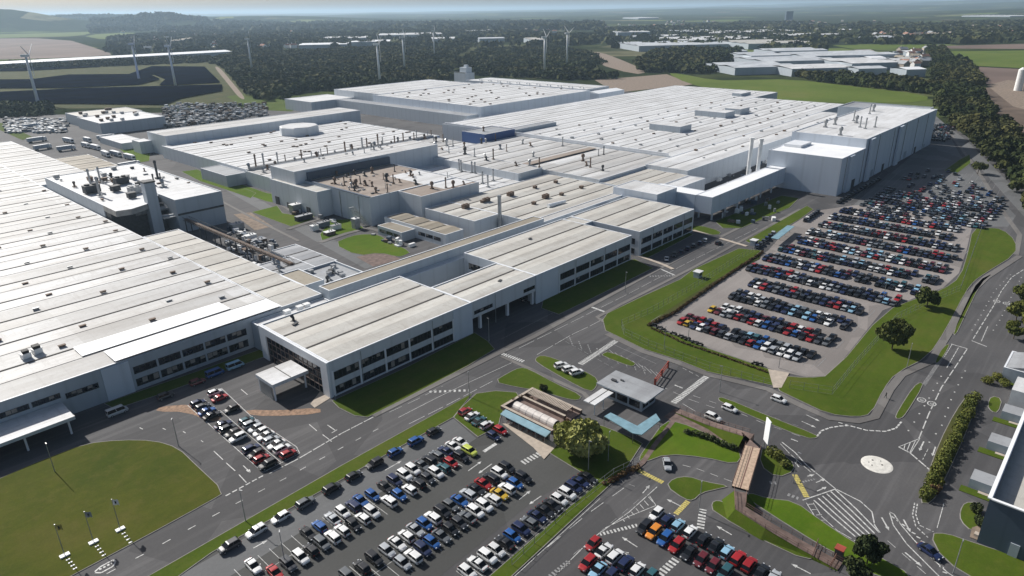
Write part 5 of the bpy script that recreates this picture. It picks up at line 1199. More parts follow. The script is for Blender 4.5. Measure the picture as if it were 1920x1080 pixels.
# ------------------------------------------------------------------ vehicles
CARCOL = {'w': ((.78, .78, .77), 'white'), 'k': ((.012, .013, .016), 'black'), 'g': ((.13, .14, .15), 'grey'), 's': ((.42, .44, .46), 'silver'), 'n': ((.012, .022, .075), 'navy'), 'b': ((.015, .095, .32), 'bright blue'),
          'r': ((.36, .014, .016), 'red'), 'm': ((.14, .015, .022), 'dark red'), 'y': ((.62, .40, .03), 'yellow'), 'o': ((.65, .22, .02), 'orange'), 'd': ((.045, .048, .055), 'dark grey'), 'c': ((.28, .50, .66), 'pale blue'),
          't': ((.03, .11, .13), 'teal'), 'l': ((.55, .62, .10), 'lime')}
def car_parts(kind):
    """returns body, glass meshes for hatchback / suv / saloon / van; x forward, origin on the ground"""
    if kind == 'hatchback': Lh, W, zb, belt, top, fr, rr = 2.05, .88, .22, .86, 1.47, (1.15, .22), (-1.95, -1.45)
    elif kind == 'suv': Lh, W, zb, belt, top, fr, rr = 2.2, .93, .30, 1.0, 1.64, (1.2, .35), (-2.1, -1.65)
    elif kind == 'saloon': Lh, W, zb, belt, top, fr, rr = 2.3, .90, .20, .84, 1.42, (1.15, .15), (-1.85, -.85)
    else: Lh, W, zb, belt, top, fr, rr = 2.6, 1.0, .30, 1.15, 2.1, (2.05, 1.45), (-2.5, -2.45)
    b = MB(); hood = belt - .10
    S = [(-Lh, .70, zb + .18, belt * .70), (-Lh + .07, .86, zb + .04, belt * .93), (-Lh + .5, .97, zb, belt), (-.6, 1.0, zb, belt), (fr[0] - .1, 1.0, zb, belt), (fr[0] + .1, .98, zb, belt - .02), (Lh - .35, .93, zb, hood), (Lh - .08, .82, zb + .06, hood - .16), (Lh, .64, zb + .16, hood - .3)]
    rows = []
    for x, k, z0, z1 in S:
        w = W * k; zm = z0 + (z1 - z0) * .55
        rows.append([(x, -w * .93, z0), (x, -w, zm), (x, -w * .90, z1), (x, -w * .55, z1 + .035), (x, w * .55, z1 + .035), (x, w * .90, z1), (x, w, zm), (x, w * .93, z0)])
    for i in range(len(rows) - 1):
        for k in range(7): b.face([rows[i][k], rows[i+1][k], rows[i+1][k+1], rows[i][k+1]][::-1])
    b.face(rows[0][::-1]); b.face(rows[-1])
    tw = W * .76
    b.face([(rr[1] - .06, -tw, top - .03), (fr[1] + .06, -tw, top - .03), (fr[1] - .2, -tw * .85, top + .02), (rr[1] + .1, -tw * .85, top + .02)]); b.face([(rr[1] - .06, tw, top - .03), (rr[1] + .1, tw * .85, top + .02), (fr[1] - .2, tw * .85, top + .02), (fr[1] + .06, tw, top - .03)])
    b.face([(rr[1] + .1, -tw * .85, top + .02), (fr[1] - .2, -tw * .85, top + .02), (fr[1] - .2, tw * .85, top + .02), (rr[1] + .1, tw * .85, top + .02)])
    b.face([(fr[1] + .06, -tw, top - .03), (fr[1] + .06, tw, top - .03), (fr[1] - .2, tw * .85, top + .02), (fr[1] - .2, -tw * .85, top + .02)]); b.face([(rr[1] - .06, tw, top - .03), (rr[1] - .06, -tw, top - .03), (rr[1] + .1, -tw * .85, top + .02), (rr[1] + .1, tw * .85, top + .02)])
    for s in (-1, 1):                                              # pillars and mirrors in body colour
        for (xa, xb) in ((fr[0], fr[1]), (rr[0], rr[1]), ((fr[0] + rr[0]) / 2, (fr[1] + rr[1]) / 2)):
            b.face([(xa - .05, s * W * .885, belt), (xa + .05, s * W * .885, belt), (xb + .05, s * tw * 1.01, top - .03), (xb - .05, s * tw * 1.01, top - .03)])
        b.box(fr[0] - .25, fr[0] - .1, min(s * W * .98, s * (W + .16)), max(s * W * .98, s * (W + .16)), belt - .02, belt + .13)
    g = MB(); bw = W * .87; q0 = [(fr[0], -bw, belt - .01), (fr[0], bw, belt - .01), (rr[0], bw, belt - .01), (rr[0], -bw, belt - .01)]; q1 = [(fr[1], -tw, top - .035), (fr[1], tw, top - .035), (rr[1], tw, top - .035), (rr[1], -tw, top - .035)]
    for i in range(4): j = (i + 1) % 4; g.face([q0[i], q0[j], q1[j], q1[i]])
    return b, g, Lh, W
def wheel_mb(cx, cy, r, w):
    b = MB(); b.tube((cx, cy - w / 2, r), (cx, cy + w / 2, r), r, r, 12, 0); b.tube((cx, cy - w / 2 - .01, r), (cx, cy + w / 2 + .01, r), r * .58, r * .58, 8, 1); return b
CARP = {}; SIMPLE = {}
def car_proto(kind):
    b, g, Lh, W = car_parts(kind)
    CARP[kind] = dict(body=b.mesh('car_body', M['paint']), glass=g.mesh('car_windows', M['carglass']), Lh=Lh, W=W,
        wheels=[wheel_mb(sx * Lh * .62, sy * (W - .1), .33, .22).mesh('car_wheel', [M['black'], M['steel']]) for sx in (-1, 1) for sy in (-1, 1)])
    hl = []
    for s in (-1, 1):
        h = MB(); h.box(Lh - .2, Lh - .03, s * W * .62 - .14, s * W * .62 + .14, .6, .74); hl.append(h.mesh('car_headlight', M['headlight']))
    tl = []
    for s in (-1, 1):
        h = MB(); h.box(-Lh - .005, -Lh + .1, s * W * .66 - .12, s * W * .66 + .12, .62, .84); tl.append(h.mesh('car_tail_light', M['taillight']))
    CARP[kind].update(hl=hl, tl=tl)
    m = MB(); m.v = list(b.v); m.f = list(b.f); m.m = [0] * len(b.f); n = len(m.v); m.v += g.v; m.f += [tuple(i + n for i in f) for f in g.f]; m.m += [1] * len(g.f)
    for sx in (-1, 1):
        for sy in (-1, 1): m.tube((sx * Lh * .62, sy * (W - .2), .33), (sx * Lh * .62, sy * (W + .01), .33), .33, .33, 8, 2)
    SIMPLE[kind] = (m, m.mesh('car_' + kind, [M['paint'], M['carglass'], M['black']]))
for k_ in ('hatchback', 'suv', 'saloon', 'van'): car_proto(k_)
NCAR = [0]
LABELS = {}
def add_car(x, y, rz, col, kind, label, group, detail=True, z=0.03):
    NCAR[0] += 1
    f_ = random.uniform(.85, 1.08); c = (*[min(1, v * f_) for v in CARCOL[col][0]], 1)
    label = label.replace(' from the left in the ', ' from left, ').replace(' from the top in the ', ' from the top, ').replace('{c}', CARCOL[col][1]).replace('{k}', {'suv': 'tall car', 'van': 'van'}.get(kind, kind))
    rz += random.gauss(0, .012)
    if detail:
        r = empty('car', label, 'car' if kind != 'van' else 'van', (x, y, z), rz, group); p = CARP[kind]; r.color = c
        for nm, me in [('body', p['body']), ('windows', p['glass'])] + [('wheel', q) for q in p['wheels']] + [('headlight', q) for q in p['hl']] + [('tail_light', q) for q in p['tl']]: o = put(nm, me, r); o.color = c
    else:
        r = put('car', SIMPLE[kind][1], None, (x, y, z), rz, (1.1, 1.04, 1.05)); r.color = c; tag(r, label, 'car', group)
    return r
KN = ['hatchback', 'suv', 'hatchback', 'saloon', 'suv']
ORD = ['first', 'second', 'third', 'fourth', 'fifth', 'sixth', 'seventh', 'eighth', 'ninth', 'tenth', 'eleventh', 'twelfth', 'thirteenth', 'fourteenth', 'fifteenth', 'sixteenth', 'seventeenth', 'eighteenth', 'nineteenth', 'twentieth', '21st', '22nd', '23rd', '24th', '25th']
def row(spec, rz, where, group, z=.75, fixY=None, fixX=None, kinds=None, flip=.25):
    for i, (px, py, c) in enumerate(spec):
        x, y = gp(px, py, z)
        if fixY is not None: y = fixY + random.gauss(0, .12)
        if fixX is not None: x = fixX + random.gauss(0, .12)
        k = (kinds or {}).get(i) or random.choice(KN)
        add_car(x, y, rz + (math.pi if random.random() < flip else 0), c, k, '{c} {k}, ' + ORD[i] + ' ' + where, group)
random.seed(77)
row([(432, 1025, 'd'), (478, 993, 'w'), (525, 968, 'w'), (573, 943, 'g'), (622, 915, 'k'), (661, 890, 'k'), (700, 867, 'k'), (740, 846, 'b'), (776, 824, 'b'), (810, 806, 'k')], 0, 'from the left parked beside the long verge', 'cars parked along the verge', fixY=113.6)
row([(475, 1060, 'w'), (578, 1000, 'k'), (598, 985, 'b'), (622, 970, 's'), (640, 957, 'w'), (657, 944, 'n'), (673, 935, 'b'), (692, 923, 'b'), (722, 912, 'k'), (739, 900, 'n'), (757, 889, 'w'), (773, 879, 'w'), (789, 870, 'g'), (803, 861, 'k'), (818, 852, 'g'), (833, 843, 'n'), (847, 834, 'w'), (860, 826, 'w')],
    -math.pi / 2, 'from the left in the upper row of the near car park', 'cars in the near car park', fixY=105.2)
row([(456, 1082, 'n'), (515, 1072, 'r'), (543, 1060, 'd'), (567, 1047, 'w'), (588, 1034, 'k'), (607, 1021, 'g'), (627, 1009, 'w'), (646, 997, 'w'), (665, 985, 'k'), (683, 973, 'w'), (701, 962, 'w'), (728, 938, 'w'), (750, 928, 'b'), (768, 917, 'w'), (786, 906, 'k'), (802, 896, 'd'), (818, 886, 'w'), (833, 877, 't'), (848, 868, 'r'), (867, 857, 'k'), (884, 847, 'l')],
    -math.pi / 2, 'from the left in the second row of the near car park', 'cars in the near car park', fixY=100.6)
row([(650, 1078, 'g'), (678, 1062, 'k'), (702, 1047, 'k'), (725, 1031, 's'), (745, 1018, 'w'), (763, 1005, 'w'), (780, 993, 's'), (797, 982, 'b'), (814, 972, 'w'), (831, 960, 'k'), (846, 948, 'g'), (861, 937, 'b'), (877, 926, 's'), (892, 916, 'k'), (908, 907, 'r'), (923, 897, 'k'), (937, 887, 'w'), (952, 877, 'k')],
    -math.pi / 2, 'from the left in the third row of the near car park', 'cars in the near car park', fixY=89.6)
row([(753, 1053, 's'), (773, 1041, 'w'), (791, 1028, 'n'), (810, 1016, 'b'), (829, 1005, 'g'), (847, 993, 'k'), (863, 981, 'd'), (879, 971, 'g'), (894, 960, 'w'), (909, 948, 'w'), (924, 936, 'w'), (938, 926, 'y'), (953, 917, 'w'), (968, 907, 'b'), (984, 896, 'k')],
    -math.pi / 2, 'from the left in the fourth row of the near car park', 'cars in the near car park', fixY=84.5)
row([(878, 1072, 'w'), (898, 1057, 'w'), (916, 1044, 'w'), (933, 1032, 'w'), (950, 1019, 'k'), (965, 1007, 'b'), (981, 994, 'n'), (997, 981, 'g'), (1012, 970, 'n'), (1026, 959, 'k'), (1040, 949, 'k'), (1053, 938, 'w'), (1066, 926, 'w'), (1079, 915, 'n'), (1092, 905, 'n'), (1105, 896, 'k')],
    -math.pi / 2, 'from the left in the row against the lower verge', 'cars in the near car park', fixY=73.8)
row([(872, 770, 'r'), (885, 779, 'w'), (898, 788, 't'), (912, 796, 'w')], 0, 'from the left in the short row beside the verge corner', 'cars in the short row')
for px, py, c, l in ((925, 817, 'n', 'navy car beside a red one at the path end of the near car park'), (938, 806, 'r', 'red car alone by the path to the bicycle shelter')):
    x, y = gp(px, py, .7); add_car(x, y, -math.pi / 2, c, 'hatchback', l, 'cars by the shelter path')
G3 = 'cars in the lower right car park'
row([(1231, 962, 'w'), (1251, 974, 'n'), (1271, 984, 'c'), (1294, 996, 'w'), (1320, 1010, 'k'), (1342, 1021, 'k'), (1363, 1034, 'c'), (1384, 1046, 'r'), (1405, 1058, 'r'), (1428, 1071, 'k'), (1450, 1083, 's')], 0, 'from the left in the top row of the lower right car park', G3)
row([(1208, 988, 'k'), (1226, 997, 'o'), (1247, 1009, 'b'), (1269, 1022, 'r'), (1292, 1035, 'k'), (1315, 1048, 'm'), (1337, 1060, 'm'), (1360, 1073, 't')], math.pi, 'from the left in the second row of the lower right car park', G3)
row([(1112, 1018, 'r'), (1132, 1031, 'w'), (1153, 1043, 'w'), (1173, 1055, 'n'), (1195, 1067, 'w'), (1219, 1080, 't')], 0, 'from the left in the third row of the lower right car park', G3)
row([(1102, 1055, 'r'), (1121, 1068, 'c'), (1143, 1081, 'n')], math.pi, 'from the left in the bottom row of the lower right car park', G3)
G4 = 'cars on the forecourt'
row([(371, 755, 'n'), (380, 762, 'd'), (388, 770, 'b'), (397, 778, 'k')], 0, 'from the top in the left bays of the forecourt', G4)
row([(403, 735, 'w'), (412, 745, 'r'), (434, 766, 'k')], 0, 'from the top in the right bays of the forecourt', G4)
row([(418, 795, 'n'), (427, 803, 'd'), (436, 811, 'k'), (446, 820, 'w')], 0, 'from the top in the middle left bays of the forecourt', G4)
row([(471, 841, 'n'), (480, 850, 'k'), (490, 859, 'r'), (502, 870, 'k')], 0, 'from the top in the lower left bays of the forecourt', G4)
row([(462, 788, 't'), (471, 795, 's'), (480, 802, 's'), (489, 809, 'w'), (498, 816, 'w'), (508, 824, 's'), (518, 832, 'w'), (529, 841, 'w'), (540, 850, 'r')], 0, 'from the top in the lower right bays of the forecourt', G4)
for px, py, rz, c, k, l in ((1460, 748, -1.55, 'w', 'hatchback', 'white car driving on the far carriageway before the roundabout'), (1368, 765, -1.6, 'w', 'hatchback', 'white car beside the tip of the long central reservation'),
    (1337, 782, -1.6, 'w', 'suv', 'white car passing the upper brick ramp'), (1251, 869, -2.5, 's', 'saloon', 'silver car on the curved slip road above the yellow line'), (1744, 1033, -1.95, 'n', 'saloon', 'navy car leaving on the lower right road beside the verge'),
    (220, 772, 0, 's', 'van', 'silver van parked in shade by the assembly hall'), (403, 700, 0, 'b', 'van', 'bright blue van in the shade of the assembly hall'), (441, 686, 0, 'c', 'van', 'pale blue van in the shade near the glazed entrance'), (370, 716, 0, 'm', 'suv', 'dark red car in the shade behind the blue van'),
    (310, 742, 0, 'd', 'suv', 'dark grey car in the shade between silver van and dark red car'), (1052, 685, -.35, 'w', 'suv', 'leftmost of three white cars on the grass by the gatehouse'), (1067, 692, -.35, 'w', 'suv', 'middle one of three white cars on the grass by the gatehouse'),
    (1081, 698, -.35, 'w', 'suv', 'rightmost of three white cars on the grass by the gatehouse'), (1347, 455, 0, 'k', 'hatchback', 'black car driving on the main road beside the office end'), (985, 560, 0, 'd', 'van', 'dark van standing in the undercroft shade')):
    x, y = gp(px, py, .7); add_car(x, y, rz, c, k, l, 'vehicles on the roads', z=.16 if 'grass' in l else .05)
row([(1250, 484, 'w'), (1264, 477, 'k'), (1277, 471, 'n'), (1289, 465, 'n'), (1300, 460, 'k'), (1312, 455, 'n'), (1322, 450, 'w')], 0.5, 'from the left in the shaded bays before the office end', 'cars by the office end', kinds={0: 'saloon'})

# the big car park: nearest rows as single cars, the rest as one mass
cols = 'wwwwkkkkkkkkdddddgggssnnnnnnnbrrmmctk'
slots = []
for k in range(12):
    x0 = 187.6 + 15.5 * k; y0, y1 = (56.5, 98) if k < 4 else (45, 106)
    if k == 0: y0, y1 = 57, 101
    if k in (4,): y0 = 50
    if k >= 10: y0, y1 = 52, 107
    for side in (0, 1):
        n = int((y1 - y0) / 2.42); idx = 0
        for i in range(n):
            y = y1 - 1.2 - 2.42 * i
            if random.random() < (.015 if i < n - 3 else .15): continue
            slots.append((k, side, idx, x0 + (2.5 if side == 0 else 7.3), y)); idx += 1
special = {(0, 0, 1): 'y', (0, 0, 3): 'w', (0, 0, 5): 'm', (0, 1, 4): 'r', (1, 0, 0): 'y', (1, 0, 1): 'm', (1, 0, 6): 'r', (1, 1, 6): 'm', (0, 0, 10): 'r', (1, 0, 11): 'r', (1, 0, 14): 'r'}
far_cars = []
budget = 298 - NCAR[0]
for s_ in slots:
    k, side, i, x, y = s_; c = special.get((k, side, i)) or random.choice(cols)
    if k == 0 and side == 0 and 11 <= i <= 16: c = random.choice('wwsb')
    kind = random.choice(['hatchback', 'hatchback', 'suv', 'saloon'])
    if budget > 0:
        add_car(x + random.gauss(0, .15), y, (0 if side else math.pi) if random.random() < .6 else (math.pi if side else 0), c, kind,
                '{c} {k}, ' + ORD[i] + ' from left, ' + ['front', 'back'][side] + ' line of row ' + str(k + 1) + ', pale car park', 'cars in the pale car park', detail=False, z=.04); budget -= 1
    else: far_cars.append((x, y, 0 if random.random() < .5 else math.pi, c, kind))
for j in range(21):                                             # overflow parking behind, looser rows
    for i in range(23):
        x = 374 + 6.4 * j; y = 47 + 2.5 * i
        if y > 112 - (j > 14) * (j - 14) * 3 or y < 44 + max(0, j - 9) * 4.2: continue
        dens = .85 if j < 7 else (.5 if j < 11 else .28)
        if x > 391 and y > 108: continue
        if random.random() < dens: far_cars.append((x, y, random.choice((0, math.pi)), random.choice(cols), random.choice(['hatchback', 'suv', 'saloon'])))
for j in range(16):
    for i in range(6):
        if random.random() < .7: far_cars.append((610 + 6.2 * j * .9, 112 + 2.6 * i + j * .9, 0, random.choice(cols), 'hatchback'))
for j in range(14): far_cars.append((378 + j * 5.2, 113, 0, random.choice('kdn'), 'suv'))
ex = [(1510 + 4*i, 412 - 2.6*i) for i in range(7)]
for px, py in ex + [(1420 + 6*i, 462 - 5*i) for i in range(6)]: far_cars.append((*gp(px, py, .7), .3, random.choice('kdnsw'), 'suv'))
FM = MB(); keys = list(CARCOL)
def static_paint(c):
    m = mat('parked_paint_' + CARCOL[c][1].replace(' ', '_'), CARCOL[c][0], .38, .1, .4, coat=.7); return m
mats = [static_paint(c) for c in keys] + [M['carglass'], M['black']]
for x, y, rz, c, kind in far_cars:
    m = SIMPLE[kind][0]; n = len(FM.v); cs, sn = math.cos(rz), math.sin(rz); ci = keys.index(c)
    FM.v += [(x + 1.1 * a * cs - 1.04 * b_ * sn, y + 1.1 * a * sn + 1.04 * b_ * cs, 1.05 * z + .04) for a, b_, z in m.v]; FM.f += [tuple(i + n for i in f) for f in m.f]
    FM.m += [ci if q == 0 else (len(keys) if q == 1 else len(keys) + 1) for q in m.m]
fc = FM.build('parked_cars', mats); tag(fc, 'hundreds of parked cars in the far rows and overflow of the big car park', 'parked cars', kind='stuff')

# lorries in the yard at the left
def lorry():
    r = empty('lorry', '', 'lorry')
    b = MB(); b.box(-6.8, 6.0, -1.25, 1.25, 1.1, 4.0, 0, 1); b.build('trailer', [M['clad_grey'], M['roof_bright']], r)
    b = MB(); b.box(6.4, 8.4, -1.2, 1.2, .9, 3.2); b.box(6.5, 8.0, -1.15, 1.15, 3.2, 3.7); b.build('cab', M['white'], r)
    b = MB(); b.box(8.38, 8.44, -1.05, 1.05, 2.0, 3.0); b.build('windscreen', M['carglass'], r)
    for x in (-5.2, -3.9, 5.4, 7.6):
        b = MB(); b.tube((x, -1.25, .5), (x, -.85, .5), .5, n=10); b.tube((x, .85, .5), (x, 1.25, .5), .5, n=10); b.build('wheel_pair', M['black'], r)
    return r
lp_ = lorry(); LOR = [(67, 262, 0.1, 'against the corner of the assembly hall'), (78, 276, .2, 'second from the hall corner'), (95, 243, -1.6, 'alone at the far end of the yard road'), (127, 263, -1.4, 'left of the yard road bend'), (122, 278, 0.0, 'before the tan roofed bay'), (160, 272, -1.5, 'first in the line along the yard road'),
       (178, 276, -1.5, 'second in the line along the yard road'), (197, 288, -1.6, 'third in the line along the yard road'), (216, 288, -1.5, 'nearest the grass patch by the yard road'), (242, 294, -1.5, 'beside the grass before the energy plant'), (240, 309, 0.1, 'in shade behind the energy plant'), (163, 262, -1.5, 'behind the line near the component store'),
       (58, 236, .2, 'parked among vans left of the store'), (197, 257, 0, 'in front of the component store')]
for i, (px, py, rz, l) in enumerate(LOR):
    o = lp_ if i == 0 else clone(lp_); o.location = (*gp(px, py, 2), .02); o.rotation_euler = (0, 0, rz); tag(o, 'white lorry ' + l, 'lorry', 'lorries in the yard')
    s_ = random.uniform(.7, 1.0); o.scale = (s_, 1, 1)
# racks and stillages of parts behind the component store: nobody could count them
YM = MB(); random.seed(12)
for i in range(900):
    px = random.uniform(305, 500); py = random.uniform(193, 240)
    if py > 243 - (px - 305) * .13 or py < 196 + (px < 330) * 5: continue
    x, y = gp(px, py); h = random.uniform(1, 3.6); YM.obox(x, y, random.choice((0, 1.57, .2)), random.uniform(1.5, 6), random.uniform(1.2, 2.6), 0, h, random.choice((0, 1, 1, 2, 3, 3, 4)))
for i in range(300):
    px = random.uniform(10, 125); py = random.uniform(222, 250)
    if py > 250 or py < 222 + px * .02: continue
    x, y = gp(px, py)
    if x > 110 and y > 645: YM.obox(x, y, random.choice((0, 1.57)), random.uniform(3, 6), 2, 0, random.uniform(1.2, 2.6), random.choice((0, 1, 2, 3)))
tag(YM.build('stacked_goods', [M['steel'], M['roof_grey'], M['clad_grey'], M['dark'], M['soil']]), 'jumble of racks, stillages and parked trailers beside the component store', 'stored goods', kind='stuff')
# yard plant on the inner lawns: transformers and skips
for i, (px, py, L_, W_2, h, m, l) in enumerate(((556, 398, 6, 4, 4.5, 'steel', 'grey tank and pipe compound against the paint shop lawn'), (570, 412, 9, 2.6, 2.4, 'dark', 'dark long container on the lawn below the paint shop'), (590, 432, 3.5, 2.5, 2.5, 'white', 'white cabin beside the inner road'),
    (607, 425, 6, 2.4, 2.4, 'clad_navy', 'navy container between the inner lawns'), (618, 440, 5, 3, 1.6, 'steel_rust', 'rusty skip at the corner of the inner lawns'), (630, 430, 5, 2.4, 2.2, 'white', 'white container with dark side on the inner lawn'), (668, 428, 3, 3, 5, 'steel', 'slim grey silo at the foot of the paint shop wall'),
    (445, 430, 6, 4, 3, 'steel', 'grey tank group in the service yard below the plant'), (470, 448, 5, 3, 2, 'white', 'white cabin in the service yard below the plant'), (485, 455, 7, 3, 1.5, 'steel_rust', 'rusty skip row in the service yard'), (432, 305, 7, 5, 3, 'clad_grey', 'small substation on the strip of lawn behind the plant'))):
    x, y = gp(px, py); r = empty('service_unit', l, 'yard equipment', (x, y, .02), 0)
    b = MB(); b.box(-L_/2, L_/2, -W_2/2, W_2/2, 0.1, h, 0); b.build('casing', M[m], r)
    b = MB(); b.box(-L_/2 - .1, L_/2 + .1, -W_2/2 - .1, W_2/2 + .1, h, h + .15); b.build('lid', M['roof_grey'] if i % 2 else M['white'], r)
    b = MB(); b.tube((0, 0, h), (0, 0, h + 1.1), .3, n=8); b.tube((L_/4, 0, h), (L_/4, 0, h + .8), .3, n=8); b.build('vent_pipe', M['steel'], r)

# small clutter of the service yards, motorcycles, pedestrians, doors
CM = MB(); random.seed(91)
for (ax, bx, ay, by, n_) in ((428, 500, 405, 470, 90), (545, 640, 392, 450, 50), (440, 520, 455, 500, 40), (700, 770, 440, 462, 14), (770, 860, 440, 470, 30), (820, 900, 500, 545, 30), (330, 420, 300, 320, 20), (1350, 1460, 375, 420, 40), (1330, 1440, 300, 345, 40)):
    for k in range(n_):
        x, y = gp(random.uniform(ax, bx), random.uniform(ay, by)); h = random.uniform(.6, 2.6)
        if 184 < x < 350 and y > 195 and not (190 < x < 285 and y < 196): continue
        if x > 144 and x < 176 and y > 184: continue
        if random.random() < .3: CM.tube((x, y, 0), (x, y, h), random.uniform(.3, 1.0), n=8, mi=random.choice((0, 2)))
        else: CM.obox(x, y, random.choice((0, 1.57, .5)), random.uniform(.8, 4), random.uniform(.8, 2.2), 0, h, random.choice((0, 1, 2, 3, 4, 5)))
tag(CM.build('yard_clutter', [M['steel'], M['dark'], M['white'], M['steel_rust'], M['clad_navy'], M['roof_grey']]), 'scattered crates, tanks, skips and pallets in the service yards', 'yard clutter', kind='stuff')
def motorcycle():
    r = empty('motorcycle', '', 'motorcycle')
    b = MB(); b.box(-.45, .5, -.16, .16, .45, .85); b.box(-.75, -.1, -.14, .14, .8, .92); b.tube((.5, 0, .8), (.72, 0, .35), .06, n=5); b.tube((.42, -.38, 1.05), (.42, .38, 1.05), .04, n=5); b.box(.3, .55, -.14, .14, .8, 1.1); b.build('body', M['dark'], r)
    for x in (-.72, .74): b = MB(); b.tube((x, -.07, .33), (x, .07, .33), .33, n=12); b.build('wheel', M['black'], r)
    return r
mc = motorcycle()
for k, (px, py, l) in enumerate(((1226, 612, 'leftmost motorcycle'), (1237, 617, 'second motorcycle from the left'), (1243, 621, 'third motorcycle from the left'), (1263, 628, 'fourth motorcycle from the left'), (1277, 633, 'fifth motorcycle from the left'), (1283, 636, 'sixth motorcycle from the left'),
        (1289, 638, 'seventh motorcycle from the left'), (1303, 645, 'eighth motorcycle from the left'), (1312, 648, 'ninth motorcycle from the left'), (1416, 684, 'tenth motorcycle from the left'), (1424, 686, 'rightmost motorcycle'))):
    o = mc if k == 0 else clone(mc); o.location = (*gp(px, py), .03); o.rotation_euler = (0, 0, random.uniform(1.9, 2.6)); o.scale = (1.15, 1.15, 1.15)
    tag(o, l + ' at the front kerb of the pale car park', 'motorcycle', 'motorcycles at the front of the pale car park')
def person(px, py, face, mcol, lab, stride=.28):
    x, y = gp(px, py); me = bpy.data.meshes.new('person')
    V = [(0, 0, .95), (0, 0, 1.2), (0, 0, 1.45), (0, 0, 1.55), (.02, 0, 1.66), (.02, 0, 1.76), (0, .1, .9), (stride * .5, .1, .5), (stride, .1, .08), (stride + .12, .1, .05), (0, -.1, .9), (-stride * .3, -.1, .5), (-stride, -.1, .1), (-stride + .12, -.1, .05),
         (0, .2, 1.4), (-.08, .25, 1.12), (.05, .26, .88), (0, -.2, 1.4), (.1, -.25, 1.12), (.22, -.24, .92)]
    Ed = [(0, 1), (1, 2), (2, 3), (3, 4), (4, 5), (0, 6), (6, 7), (7, 8), (8, 9), (0, 10), (10, 11), (11, 12), (12, 13), (2, 14), (14, 15), (15, 16), (2, 17), (17, 18), (18, 19)]
    me.from_pydata(V, Ed, []); me.materials.append(M[mcol]); o = put('person', me, None, (x, y, .12), face)
    sk = o.modifiers.new('skin', 'SKIN'); rad = [.15, .15, .15, .065, .1, .09, .1, .075, .05, .045, .1, .075, .05, .045, .07, .05, .038, .07, .05, .038]
    if not me.skin_vertices: me.attributes
    for i_, r_ in enumerate(rad): me.skin_vertices[0].data[i_].radius = (r_, r_)
    me.skin_vertices[0].data[0].use_root = True
    o.modifiers.new('smooth', 'SUBSURF').levels = 1; o.modifiers['smooth'].render_levels = 1
    return tag(o, lab, 'person')
try:
    person(1660, 747, 1.2, 'dark', 'person in dark clothes walking along the pavement right of the lawn tip'); person(629, 752, .3, 'clad_navy', 'person in dark clothes standing by the office corner beside the cream path')
except Exception as ex: print('person', ex)
for k, (x, w_2, z_) in enumerate(((414, 5, 5), (450, 4, 4.5), (472, 4, 4.5), (520, 5, 5), (545, 4, 4.5), (570, 3, 3))):
    b = MB(); b.box(x, x + w_2, 119.3 if x > 431 else 118.8, 119.46 if x > 431 else 118.96, 0, z_); b.build('loading_door', M['clad_grey' if k % 2 else 'dark'], RB)
for x in (399, 428, 456, 486, 512, 540, 566): b = MB(); yy = 118.9 if x < 431 else 119.4; b.tube((x, yy - .2, 0), (x, yy - .2, 20 if x < 431 else 25), .16, n=6); b.build('downpipe', M['steel'], RB)
for y in (280, 296, 312): b = MB(); b.tube((189.7, y, 0), (189.7, y, 13.6), .2, n=6); b.build('downpipe', M['steel'], U)
for x0_, y0_, w0_, z0_ in ((181.2, 312, 3.5, 4), (181.2, 332, 3, 3), (181.2, 343, 4, 4.5)): b = MB(); b.box(x0_, x0_ + .25, y0_, y0_ + w0_, 0, z0_); b.build('door', M['dark'], U)
b = MB()
for k in range(14): b.box(186.5 - .0, 189.6, 272 + k * .9, 272.9 + k * .9, .4 + k * .55, .55 + k * .55)
b.box(186.5, 186.6, 272, 284.6, 1.0, 1.1); b.build('outside_stair', M['steel'], U)
for k in range(8): b = MB(); xx = 228 + 7.5 * k; b.box(xx, xx + 2.2, 445.2, 445.44, 0, 2.2); b.build('door', M['dark'], V) if xx > 440 else None

# ------------------------------------------------------------------ wind turbines
def turbine():
    r = empty('wind_turbine', '', 'wind turbine')
    b = MB(); b.tube((0, 0, 0), (0, 0, 54.5), 2.0, 1.15, 16); b.build('tower', M['turbine'], r, True)
    b = MB(); b.box(-2.5, 5, -1.3, 1.3, 54.2, 57); b.tube((-2.5, 0, 55.6), (-4.2, 0, 55.6), 1.2, .5, 12); b.build('nacelle', M['turbine'], r)
    for k in range(3):
        b = MB(); a = k * 2 * math.pi / 3 + .5
        for u0, u1, w0, w1 in ((0.8, 5, .5, 1.0), (5, 14, 1.0, .6), (14, 23.5, .6, .15)):
            d = Vector((0, math.cos(a), math.sin(a))); n = Vector((0, -math.sin(a), math.cos(a))); o_ = Vector((-3.6, 0, 55.6))
            p = [o_ + d*u0 - n*w0*.3, o_ + d*u0 + n*w0*.7, o_ + d*u1 + n*w1*.7, o_ + d*u1 - n*w1*.3]; t_ = Vector((.25, 0, 0))
            b.face([v - t_ for v in p]); b.face([v + t_ for v in p][::-1])
            for i in range(4): b.face([p[i] - t_, p[i] + t_, p[(i+1) % 4] + t_, p[(i+1) % 4] - t_])
        b.build('blade', M['turbine'], r)
    return r
tb = turbine(); TBL = [(72, 195, 'leftmost white wind turbine standing at the edge of the solar panels'), (261, 150, 'white wind turbine standing mid solar field, left of a near pair'), (329, 160, 'white wind turbine standing mid solar field, right of a near pair'), (473, 134, 'white wind turbine at the left edge of the dark wood'),
       (713, 160, 'white wind turbine directly behind the stamping hall'), (759, 133, 'white wind turbine in the wood just right of the nearest one'), (815, 107, 'small distant white wind turbine in the middle of the wood'), (1021, 137, 'white wind turbine standing before the heath mound'), (1063, 121, 'white wind turbine behind the heath mound by the track')]
